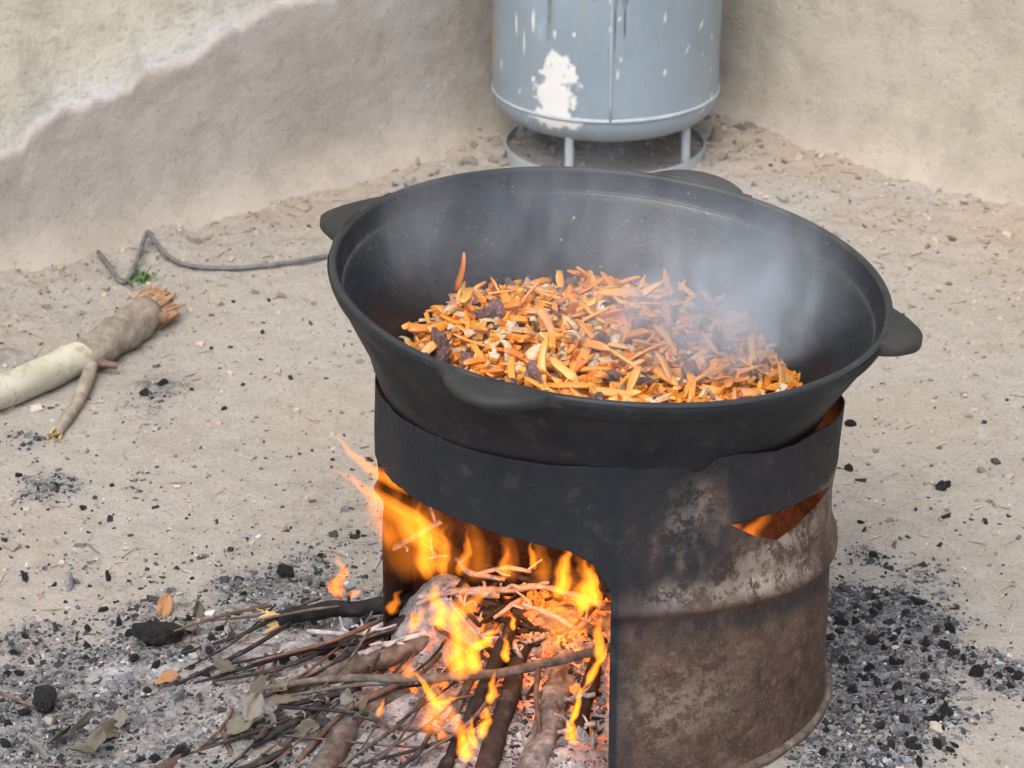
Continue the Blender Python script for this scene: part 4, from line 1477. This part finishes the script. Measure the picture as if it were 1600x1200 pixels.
def build_sticks():
    def root_at(name, pts):
        return empty(name, tuple(np.mean([np.array(p) for p in pts], 0) * np.array([1, 1, 0])))
    # thick dark branch with a freshly broken yellow end
    pts = [S(432, 968, .028), S(520, 952, .032), S(610, 945, .045), S(720, 925, .075), S(820, 905, .10)]
    r = root_at('firewood_branch', pts)
    wood('branch', pts, [.0105, .0115, .012, .011, .008], M_CHAR, 11, .22, 10, r)
    splinters('broken_end', pts[0], pts[0] - pts[1], .0095, .022, 16, M_PALEWOOD, r, 12, .5, .3)
    wood('twig_spur', [S(540, 950, .036), S(545, 935, .05), S(548, 925, .06)], [.003, .0015], M_CHAR, 13, .2, 6, r)
    tag(r, 'thick dark branch with a freshly broken yellow end, fed into the fire', 'firewood')
    pts = [S(465, 1027, .018), S(530, 1008, .026), S(600, 985, .04), S(660, 960, .055), S(730, 935, .08)]
    o = wood('firewood_branch', pts, [.004, .0085, .009, .0085, .007], M_CHAR, 14, .3, 10)
    tag(o, 'knotty charred branch with a pointed end, below the yellow-ended branch', 'firewood')
    pts = [S(395, 1105, .012), S(480, 1065, .022), S(590, 1030, .035), S(700, 990, .05), S(780, 950, .07)]
    o = wood('firewood_branch', pts, [.007, .010, .0125, .012, .009], M_GREYWOOD, 15, .35, 12)
    tag(o, 'broad grey-brown branch sloping from the dry leaves into the flames', 'firewood')
    # long thin stick lying across everything
    pts = [S(245, 1143, .010), S(330, 1105, .016), S(405, 1080, .025), S(500, 1062, .045), S(620, 1060, .062), S(760, 1055, .075), S(860, 1035, .085), S(960, 1010, .10)]
    r = root_at('firewood_stick', pts)
    wood('stick', pts, [.0028, .0035, .004, .0048, .0056, .0062, .0062, .006], M_GREYWOOD, 16, .12, 9, r)
    wood('side_twig', [S(395, 1082, .024), S(400, 1060, .03), S(412, 1040, .03)], [.003, .002], M_REDWOOD, 17, .2, 6, r)
    wood('side_twig', [S(842, 1040, .083), S(838, 1090, .06), S(842, 1130, .045), S(846, 1185, .03)], [.004, .0035, .003, .002], M_REDWOOD, 18, .2, 7, r)
    tag(r, 'long thin stick lying across the fire to the drum edge', 'firewood')
    pts = [S(690, 1215, .018), S(730, 1130, .035), S(765, 1060, .06), S(805, 965, .09)]
    o = wood('firewood_branch', pts, [.009, .0095, .010, .008], M_CHAR, 19, .25, 10)
    tag(o, 'charred branch standing steeply in the middle of the flames, under the long thin stick', 'firewood')
    pts = [S(628, 1205, .014), S(690, 1150, .025), S(720, 1095, .045), S(742, 1050, .06)]
    o = wood('firewood_branch', pts, [.006, .006, .0062, .007], M_GREYWOOD, 20, .2, 9)
    tag(o, 'thin bent bark-covered branch arching up beside the bright central flame', 'firewood')
    # two thick logs with ash, pointing out of the fire
    pts = [S(752, 1235, .022), S(775, 1150, .028), S(800, 1070, .045), S(815, 1010, .06)]
    o = wood('firewood_log', pts, [.014, .0135, .0125, .011], M_CHAR, 22, .18, 14)
    tag(o, 'black charred log end beside the ash-covered log', 'firewood')
    pts = [S(820, 1240, .018), S(850, 1150, .026), S(872, 1080, .036), S(890, 1020, .05)]
    o = wood('firewood_log', pts, [.020, .019, .0175, .015], M_ASHLOG, 23, .35, 18)
    tag(o, 'thick grey log crusted with pale ash near the drum edge', 'firewood')
    pts = [S(890, 1215, .014), S(908, 1120, .03), S(925, 1060, .045), S(940, 1000, .07)]
    o = wood('firewood_log', pts, [.012, .012, .011, .009], M_CHAR, 24, .25, 12)
    tag(o, 'charred stick burning against the cut edge of the drum', 'firewood')
    pts = [S(492, 1225, .026), S(530, 1160, .030), S(565, 1115, .030), S(640, 1075, .035)]
    o = wood('firewood_log', pts, [.017, .016, .012, .007], M_GREYWOOD, 25, .35, 14)
    tag(o, 'stout grey log end lying low between the leaves and the flames', 'firewood')
    pts = [S(248, 1208, .014), S(300, 1178, .014), S(352, 1150, .013)]
    o = wood('firewood_stick', pts, [.010, .0095, .0085], M_REDWOOD, 26, .15, 10)
    tag(o, 'short smooth reddish-brown stick on the white ash', 'firewood')
    pts = [S(348, 1140, .030), S(356, 1165, .024), S(378, 1205, .014)]
    o = wood('firewood_twig', pts, [.003, .004, .004], M_REDWOOD, 27, .15, 7)
    tag(o, 'dark red twig leaning over the end of the reddish-brown stick', 'twig')
    pts = [S(455, 1205, .014), S(500, 1150, .03), S(545, 1110, .04), S(610, 1075, .05), S(660, 1050, .06)]
    o = wood('firewood_twig', pts, [.0045, .0045, .0042, .004, .003], M_REDWOOD, 28, .2, 8)
    tag(o, 'long reddish twig rising from the stout grey log end to the fire', 'twig')
    pts = [S(425, 1185, .016), S(470, 1140, .03), S(520, 1090, .035), S(590, 1050, .045)]
    o = wood('firewood_twig', pts, [.003, .003, .0028, .002], M_REDWOOD, 29, .2, 7)
    tag(o, 'thinner twig running alongside the long reddish twig', 'twig')
    pts = [S(282, 1010, .010), S(330, 1012, .012), S(400, 1010, .014), S(432, 1022, .012)]
    o = wood('firewood_twig', pts, [.006, .004, .0045, .005], M_REDWOOD, 30, .2, 8)
    tag(o, 'forked brown twig lying on white ash behind the largest charcoal lump', 'twig')
    pts = [S(357, 1075, .008), S(368, 1050, .016), S(395, 1035, .020), S(432, 1026, .018)]
    o = wood('firewood_twig', pts, [.003, .0035, .004, .005], M_GREYWOOD, 31, .2, 8)
    tag(o, 'curved grey twig bowed over the white ash', 'twig')
    pts = [S(0, 1082, .010), S(30, 1095, .012), S(68, 1108, .014)]
    o = wood('firewood_twig', pts, [.002, .0022, .0025], M_REDWOOD, 32, .2, 6)
    tag(o, 'fine dry twig touching the upright charcoal stub', 'twig')
    rs = np.random.default_rng(33)
    # loose twigs in the brushwood
    for k in range(54):
        px, py = rs.uniform(330, 720), rs.uniform(950, 1195)
        a = rs.normal(-.45, .35); L = rs.uniform(40, 130)
        z = .012 + .02 * rs.random() + .00005 * (px - 300)
        p0 = S(px - L * math.cos(a), py - L * math.sin(a), z); p1 = S(px + L * .2, py + rs.uniform(-8, 8), z + .008); p2 = S(px + L * math.cos(a), py + L * math.sin(a), z + .010)
        base = rs.uniform(.0013, .0036) * (1.5 if k % 7 == 0 else 1)
        o = wood('firewood_twig', [p0, p1, p2], [base * .6, base, base * .9], [M_CHAR, M_GREYWOOD, M_REDWOOD, M_CHAR][k % 4], 40 + k, .2, 6, None, 4)
        tag(o, 'thin loose brushwood twig lying among the leaves and ash before the fire', 'twig', 'loose twigs before the fire')
    # ash-white twigs inside the fire, branching
    white = [([(585, 888, .125), (605, 862, .14), (640, 842, .155), (690, 816, .175)], .0042),
             ([(668, 872, .14), (700, 868, .14)], .0024),
             ([(655, 932, .095), (715, 925, .10), (790, 922, .105), (850, 918, .11), (945, 945, .10)], .0050),
             ([(712, 872, .125), (735, 895, .12), (790, 905, .115)], .0034),
             ([(740, 898, .12), (790, 888, .125), (830, 893, .12)], .0032),
             ([(700, 940, .10), (740, 985, .075), (770, 1005, .065)], .0030),
             ([(718, 930, .10), (728, 965, .085)], .0028),
             ([(772, 965, .085), (815, 935, .10)], .0036),
             ([(818, 945, .10), (860, 960, .09), (905, 985, .08)], .0036),
             ([(885, 992, .078), (905, 980, .082), (925, 965, .09)], .0040),
             ([(650, 945, .09), (700, 925, .10), (780, 930, .10)], .0042),
             ([(480, 985, .030), (560, 990, .04), (600, 975, .05)], .0040),
             ([(560, 1022, .036), (600, 1010, .045), (665, 990, .055)], .0050),
             ([(790, 985, .08), (805, 1010, .07), (815, 1030, .06)], .0040),
             ([(820, 1005, .07), (850, 995, .075)], .0030),
             ([(880, 1095, .04), (930, 1085, .045)], .0035),
             ([(870, 1145, .03), (930, 1130, .035)], .0040)]
    for k, (ps, rad) in enumerate(white):
        pts = [S(*p) for p in ps]
        r = root_at('burnt_twig', pts)
        wood('stem', pts, [rad * .7, rad, rad * .8], M_ASHTWIG, 90 + k, .35, 8, r, 6, .5)
        path = catmull(pts, 6)
        for j in range(2 if rad < .004 else 4):
            b = path[rs.integers(1, len(path) - 1)]
            d = rs.normal(0, 1, 3); d[2] = abs(d[2]) * .8; d /= np.linalg.norm(d)
            L = rs.uniform(.012, .034)
            wood('spur', [b, b + d * L * .5 + rs.normal(0, .003, 3), b + d * L], [rad * .6, rad * .5, rad * .35], M_ASHTWIG, 120 + k * 5 + j, .3, 6, r, 4)
        tag(r, 'burnt twig crusted with pinkish-white ash inside the fire', 'twig', 'ash-white twigs in the fire')
    # dark charred twigs deep in the fire
    for k in range(22):
        px, py = rs.uniform(700, 935), rs.uniform(900, 1060)
        a = rs.uniform(-.9, .9); L = rs.uniform(25, 70); z = .10 - .0004 * (py - 900) * 1.0
        o = wood('charred_twig', [S(px - L * math.cos(a), py - L * math.sin(a), z), S(px, py, z + .008), S(px + L * math.cos(a), py + L * math.sin(a), z)], [.002, .004, .003], M_CHAR, 200 + k, .3, 7, None, 4)
        if math.hypot(*(o.location.xy)) > DR - .05 and o.location.y > -.1:
            o.location.x *= .7
        tag(o, 'black charred twig buried in the heart of the fire', 'twig', 'charred twigs in the heart of the fire')
    # glowing embers
    t = NT('glowing_ember', .9, .1)
    n = t.noise(4, 4, .7)
    t.color(t.ramp(n, [(.4, (.05, .035, .03)), (.7, (.30, .25, .24))]))
    t.set(t.b.inputs['Emission Color'], (1.0, .13, .015))
    t.l(t.ramp(n, [(.42, 2.2), (.60, 0.0)]), t.b.inputs['Emission Strength'])
    t.m.cycles.emission_sampling = 'NONE'
    em = [lump_mesh('ember', 80 + k, 2, .5, .8) for k in range(4)]
    for k in range(70):
        px, py = (rs.uniform(790, 945), rs.uniform(895, 965)) if k < 35 else (rs.uniform(640, 940), rs.uniform(930, 1160))
        z = .09 - .0003 * (py - 900)
        p = S(px, py, max(z, .02))
        if math.hypot(p.x, p.y) > DR - .02 and not (p.x < .0 and p.y < 0):
            continue
        zz = surf(p.x, p.y)
        if zz > p.z - .01: p = SZ(px, py, .004)
        else: p.z = max(zz + .003, p.z - .03)
        s = rs.uniform(.007, .016)
        place('ember', em[k % 4], t.m, p, tuple(rs.uniform(0, 6, 3)), (s * 1.4, s, s * .8), 'glowing red ember in the bed of the fire', 'ember', 'glowing embers in the fire')


build_sticks()


# ================================================================== FLAMES
def flame_mesh(k):
    """closed envelope of one tongue of burning gas, one unit tall; the gas thins out towards its skin"""
    n, sd = 10, 12
    V = []
    for i in range(n):
        t = i / (n - 1)
        w = (.30 + .34 * math.sin(math.pi * (.12 + .62 * t)) ** .8)
        for j in range(sd):
            a = 2 * math.pi * j / sd
            V.append((w * math.cos(a), w * math.sin(a), t))
    F = []
    for i in range(n - 1):
        for j in range(sd):
            j2 = (j + 1) % sd
            F.append((i * sd + j, i * sd + j2, (i + 1) * sd + j2, (i + 1) * sd + j))
    F.append(tuple(range(sd - 1, -1, -1))); F.append(tuple((n - 1) * sd + j for j in range(sd)))
    return mesh_data('flame', np.array(V), F)


def mat_flame():
    m = bpy.data.materials.new('flame_gas')
    m.use_nodes = True
    nt = m.node_tree
    nt.nodes.clear()

    def N(typ, **kw):
        x = nt.nodes.new(typ)
        for a, b in kw.items(): setattr(x, a, b)
        return x

    def mth(op, a, b=None, clamp=False):
        x = N('ShaderNodeMath', operation=op); x.use_clamp = clamp
        for i, v in enumerate((a, b)):
            if v is None: continue
            if isinstance(v, (int, float)): x.inputs[i].default_value = v
            else: nt.links.new(v, x.inputs[i])
        return x.outputs[0]

    def ramp(f, st):
        x = N('ShaderNodeValToRGB'); e = x.color_ramp.elements
        while len(e) < len(st): e.new(.5)
        for k, (a, b) in enumerate(st):
            e[k].position = a; e[k].color = (b, b, b, 1)
        nt.links.new(f, x.inputs[0])
        return x.outputs[0]
    out = N('ShaderNodeOutputMaterial')
    tc = N('ShaderNodeTexCoord'); sp = N('ShaderNodeSeparateXYZ'); oi = N('ShaderNodeObjectInfo')
    nt.links.new(tc.outputs['Object'], sp.inputs[0])
    x, y, z = sp.outputs
    w4 = mth('MULTIPLY', oi.outputs['Random'], 90)
    # the tongue's axis sways more the higher it gets
    def sway(off, amp):
        nz = N('ShaderNodeTexNoise', noise_dimensions='1D'); nz.inputs['Scale'].default_value = 1.0; nz.inputs['Detail'].default_value = 1.0
        nt.links.new(mth('ADD', mth('MULTIPLY', z, 2.4), mth('ADD', w4, off)), nz.inputs['W'])
        return mth('MULTIPLY', mth('MULTIPLY', mth('SUBTRACT', nz.outputs[0], .5), amp), mth('ADD', mth('MULTIPLY', z, .8), .2))
    xs = mth('ADD', x, sway(0, 1.3)); ys = mth('ADD', y, sway(37, .8))
    prof = ramp(z, [(0., .26), (.16, .50), (.45, .40), (.75, .20), (1., .03)])
    rr = mth('DIVIDE', mth('SQRT', mth('ADD', mth('MULTIPLY', xs, xs), mth('MULTIPLY', ys, ys))), prof)
    # ragged, streaky edge
    cv = N('ShaderNodeCombineXYZ'); nt.links.new(mth('MULTIPLY', xs, 5.0), cv.inputs[0]); nt.links.new(mth('MULTIPLY', ys, 5.0), cv.inputs[1]); nt.links.new(mth('MULTIPLY', z, 2.2), cv.inputs[2])
    nz = N('ShaderNodeTexNoise', noise_dimensions='4D'); nz.inputs['Scale'].default_value = 1.0; nz.inputs['Detail'].default_value = 2.0
    nt.links.new(cv.outputs[0], nz.inputs['Vector']); nt.links.new(w4, nz.inputs['W'])
    st = mth('MULTIPLY', mth('SUBTRACT', nz.outputs[0], .5), 1.5)
    body = mth('ADD', mth('SUBTRACT', 1.0, rr), st)
    body = mth('MINIMUM', mth('MAXIMUM', mth('MULTIPLY', body, 1.15), 0.0), 1.2)
    fade = ramp(z, [(0., .25), (.12, 1.), (.6, .75), (.98, .0)])
    d = mth('MULTIPLY', body, fade)
    sc = N('ShaderNodeSeparateColor'); nt.links.new(oi.outputs['Color'], sc.inputs[0])
    d = mth('MULTIPLY', d, sc.outputs[0])
    em = N('ShaderNodeEmission'); em.inputs['Color'].default_value = (1.0, .25, .020, 1)
    nt.links.new(d, em.inputs['Strength'])
    ab = N('ShaderNodeVolumeAbsorption'); ab.inputs['Color'].default_value = (1.0, .5, .08, 1)
    nt.links.new(mth('MULTIPLY', d, .45), ab.inputs['Density'])
    ad = N('ShaderNodeAddShader')
    nt.links.new(em.outputs[0], ad.inputs[0]); nt.links.new(ab.outputs[0], ad.inputs[1])
    nt.links.new(ad.outputs[0], out.inputs['Volume'])
    m.cycles.volume_step_rate = 0.8
    return m


def build_fire():
    root = empty('fire', (-.1, -.1, 0))
    tag(root, 'orange and yellow flames burning in the drum and licking out of its opening', 'fire')
    m = mat_flame()
    fm = [flame_mesh(0)] * 7
    fm[0].materials.append(m)

    def flame(b, t, w, power, k, dep=.8):
        """b, t: base and tip in the world; w: width in metres; power: brightness reached through its middle"""
        b = Vector(b); t = Vector(t)
        ax = t - b; L = ax.length; zz = ax.normalized()
        xx = Vector((0, 1, 0)).cross(zz)
        xx = xx.normalized() if xx.length > 1e-4 else Vector((1, 0, 0))
        yy = zz.cross(xx)
        s = -1 if (k // 7) % 2 else 1
        M = Matrix(((xx.x * w * s, yy.x * w * dep, zz.x * L), (xx.y * w * s, yy.y * w * dep, zz.y * L), (xx.z * w * s, yy.z * w * dep, zz.z * L))).to_4x4()
        M.translation = b - root.location
        o = bpy.data.objects.new('flame', fm[k % 7]); COL.objects.link(o)
        o.parent = root
        o.matrix_local = M
        s_ = 2.1 * power / (w * dep)
        o.color = (s_, s_, s_, 1)
        return o

    def F(bx, by, tx, ty, wpx, Y, power, k, Y2=None, dep=.8):
        return flame(PY(bx, by, Y), PY(tx, ty, Y if Y2 is None else Y2), wpx * 3.8 / K, power, k, dep)
    # wide soft curtain behind the opening
    F(650, 905, 592, 705, 90, -.02, .26, 0)
    F(700, 900, 640, 735, 80, .00, .26, 1)
    F(610, 860, 574, 712, 50, -.05, .42, 2)
    F(655, 850, 600, 740, 50, -.08, .40, 3)
    F(750, 910, 735, 780, 50, .02, .26, 3)
    F(800, 910, 790, 800, 40, .02, .26, 4)
    F(850, 915, 840, 810, 40, .0, .28, 5)
    F(885, 925, 878, 830, 40, -.03, .32, 6)
    F(918, 925, 905, 850, 36, -.08, .45, 6)
    # tongues escaping to the left of the drum
    F(690, 835, 482, 715, 34, -.10, .8, 8, -.14)
    F(640, 770, 492, 668, 26, -.08, .8, 9, -.10)
    F(700, 860, 560, 770, 46, -.08, .8, 10, -.12)
    # bright tongue on the left
    F(668, 905, 654, 770, 36, -.10, 1.3, 11)
    F(690, 900, 700, 810, 28, -.08, .9, 12)
    F(720, 900, 735, 815, 24, -.06, .7, 13)
    F(790, 905, 785, 840, 22, -.05, .7, 0)
    F(835, 890, 828, 835, 16, -.12, .9, 1)
    # little flame outside
    F(530, 935, 527, 855, 34, -.05, .9, 2)
    F(545, 932, 572, 918, 16, -.05, .6, 3)
    # heart
    F(870, 935, 892, 838, 32, -.14, 2.03, 4)
    F(905, 955, 934, 868, 43, -.15, 2.29, 5)
    F(935, 950, 910, 863, 27, -.16, 1.62, 6)
    F(690, 985, 676, 898, 36, -.10, 1.89, 7)
    F(700, 975, 787, 902, 27, -.08, 1.00, 8)
    F(715, 1062, 725, 892, 56, -.17, 1.76, 9)
    F(738, 1052, 744, 969, 31, -.18, 2.43, 10)
    F(745, 1015, 788, 972, 23, -.15, 2.16, 11)
    F(640, 985, 672, 942, 25, -.12, 1.00, 12)
    F(790, 1035, 790, 984, 16, -.18, 1.89, 13)
    F(802, 985, 802, 952, 11, -.16, 2.03, 0)
    F(880, 1000, 880, 898, 81, -.10, 0.35, 1)
    F(850, 1010, 966, 945, 54, -.08, 0.30, 2)
    F(938, 1035, 934, 948, 23, -.20, 1.62, 3)
    F(915, 1070, 958, 998, 14, -.24, 2.29, 4)
    F(893, 1130, 921, 1050, 13, -.26, 2.29, 5)
    F(892, 1160, 895, 1109, 23, -.27, 1.89, 6)
    F(690, 1110, 639, 1040, 18, -.24, 2.03, 7)
    F(680, 1100, 726, 1086, 14, -.24, 1.62, 8)
    F(670, 1150, 699, 1034, 54, -.26, 0.60, 9)
    F(740, 1185, 668, 1040, 27, -.28, 0.80, 10)
    F(765, 1100, 775, 1042, 18, -.22, 1.76, 11)
    F(750, 1155, 770, 1090, 22, -.26, 1.62, 12)
    F(728, 1190, 719, 1132, 25, -.28, 1.89, 13)
    F(742, 1170, 732, 1112, 18, -.28, 1.76, 0)
    F(590, 1120, 604, 1084, 13, -.22, 0.80, 1)
    F(640, 1060, 640, 1024, 31, -.20, 0.70, 2)
    F(610, 960, 627, 916, 23, -.08, 0.70, 3)
    # behind the slit on the closed side and under the pot
    F(1180, 930, 1175, 770, 60, -.10, .8, 4)
    F(1150, 940, 1145, 770, 60, -.10, .7, 6)
    F(1100, 960, 1060, 800, 90, .0, .5, 0)
    F(1000, 960, 980, 800, 90, .0, .5, 1)
    for loc, e in (((-.10, -.03, .18), .75), ((.06, -.05, .19), .45)):
        ld = bpy.data.lights.new('fire_glow', 'POINT')
        ld.energy = e; ld.color = (1.0, .33, .08); ld.shadow_soft_size = .06
        lo = bpy.data.objects.new('fire_glow', ld); COL.objects.link(lo)
        lo.location = Vector(loc) - root.location
        lo.parent = root


build_fire()


# ================================================================== STEAM
def build_steam():
    bm = bmesh.new()
    bmesh.ops.create_uvsphere(bm, u_segments=40, v_segments=20, radius=1.0)
    inv = (Matrix.Translation(POT_C) @ POT_ROT)
    for q in bm.verts:
        x, y, z = q.co
        q.co = Vector((x * .325, y * .325, .025 + z * (.20 if z > 0 else .085)))
        if z < 0:
            rr = math.hypot(q.co.x, q.co.y)
            lim = float(pot_inner_r(-min(q.co.z, 0))) - .012
            if rr > lim:
                q.co.x *= lim / rr; q.co.y *= lim / rr
    me = bpy.data.meshes.new('steam'); bm.to_mesh(me); bm.free()
    m = bpy.data.materials.new('frying_steam'); m.use_nodes = True
    nt = m.node_tree; nt.nodes.clear()
    out = nt.nodes.new('ShaderNodeOutputMaterial')
    pv = nt.nodes.new('ShaderNodeVolumePrincipled')
    pv.inputs['Color'].default_value = (.82, .91, 1.0, 1)
    pv.inputs['Anisotropy'].default_value = 0.0
    tc = nt.nodes.new('ShaderNodeTexCoord')

    def node(op, a, b=None):
        x = nt.nodes.new('ShaderNodeMath'); x.operation = op
        for i, v in enumerate((a, b)):
            if v is None: continue
            if isinstance(v, (int, float)): x.inputs[i].default_value = v
            else: nt.links.new(v, x.inputs[i])
        return x.outputs[0]
    mp = nt.nodes.new('ShaderNodeMapping'); mp.inputs['Scale'].default_value = (12, 12, 5.0); mp.inputs['Rotation'].default_value = (0, .35, 0)
    nt.links.new(tc.outputs['Object'], mp.inputs[0])
    nz = nt.nodes.new('ShaderNodeTexNoise'); nz.inputs['Scale'].default_value = 1.0; nz.inputs['Detail'].default_value = 3; nz.inputs['Distortion'].default_value = 1.6
    nt.links.new(mp.outputs[0], nz.inputs['Vector'])
    mr = nt.nodes.new('ShaderNodeMapRange'); mr.inputs['From Min'].default_value = .42; mr.inputs['From Max'].default_value = .68; mr.inputs['To Min'].default_value = .16
    nt.links.new(nz.outputs[0], mr.inputs[0])
    sp = nt.nodes.new('ShaderNodeSeparateXYZ'); nt.links.new(tc.outputs['Object'], sp.inputs[0])

    def gauss(cx, cy_, cz, rx, ry, rz, amp):
        s = None
        for o, c, r in ((sp.outputs[0], cx, rx), (sp.outputs[1], cy_, ry), (sp.outputs[2], cz, rz)):
            d = node('DIVIDE', node('SUBTRACT', o, c), r)
            d = node('MULTIPLY', d, d)
            s = d if s is None else node('ADD', s, d)
        return node('MULTIPLY', node('POWER', 2.71828, node('MULTIPLY', s, -1.0)), amp)
    g = None
    for a in ((.15, -.04, -.045, .11, .11, .06, 34.0), (.0, .15, -.01, .24, .12, .08, 4.2), (-.26, .03, .03, .05, .09, .11, 4.5), (.22, .0, .04, .07, .10, .10, 4.5), (.05, -.04, -.05, .22, .18, .04, 1.6)):
        q = gauss(*a)
        g = q if g is None else node('ADD', g, q)
    # die away before the edge of the cloud
    r2 = None
    for o, r in ((sp.outputs[0], .325), (sp.outputs[1], .325)):
        d = node('DIVIDE', o, r); d = node('MULTIPLY', d, d)
        r2 = d if r2 is None else node('ADD', r2, d)
    dz = node('DIVIDE', node('SUBTRACT', sp.outputs[2], .025), .20); r2 = node('ADD', r2, node('MULTIPLY', dz, dz))
    fade = nt.nodes.new('ShaderNodeMapRange'); fade.inputs['From Min'].default_value = .95; fade.inputs['From Max'].default_value = .45
    nt.links.new(r2, fade.inputs[0])
    d = node('MULTIPLY', node('MULTIPLY', g, mr.outputs[0]), fade.outputs[0])
    nt.links.new(d, pv.inputs['Density'])
    nt.links.new(pv.outputs[0], out.inputs['Volume'])
    m.cycles.volume_step_rate = 0.4
    o = obj('steam', me, m)
    o.matrix_world = inv
    tag(o, 'thin bluish frying smoke drifting inside the cauldron over the food', 'smoke', kind='stuff')


build_steam()
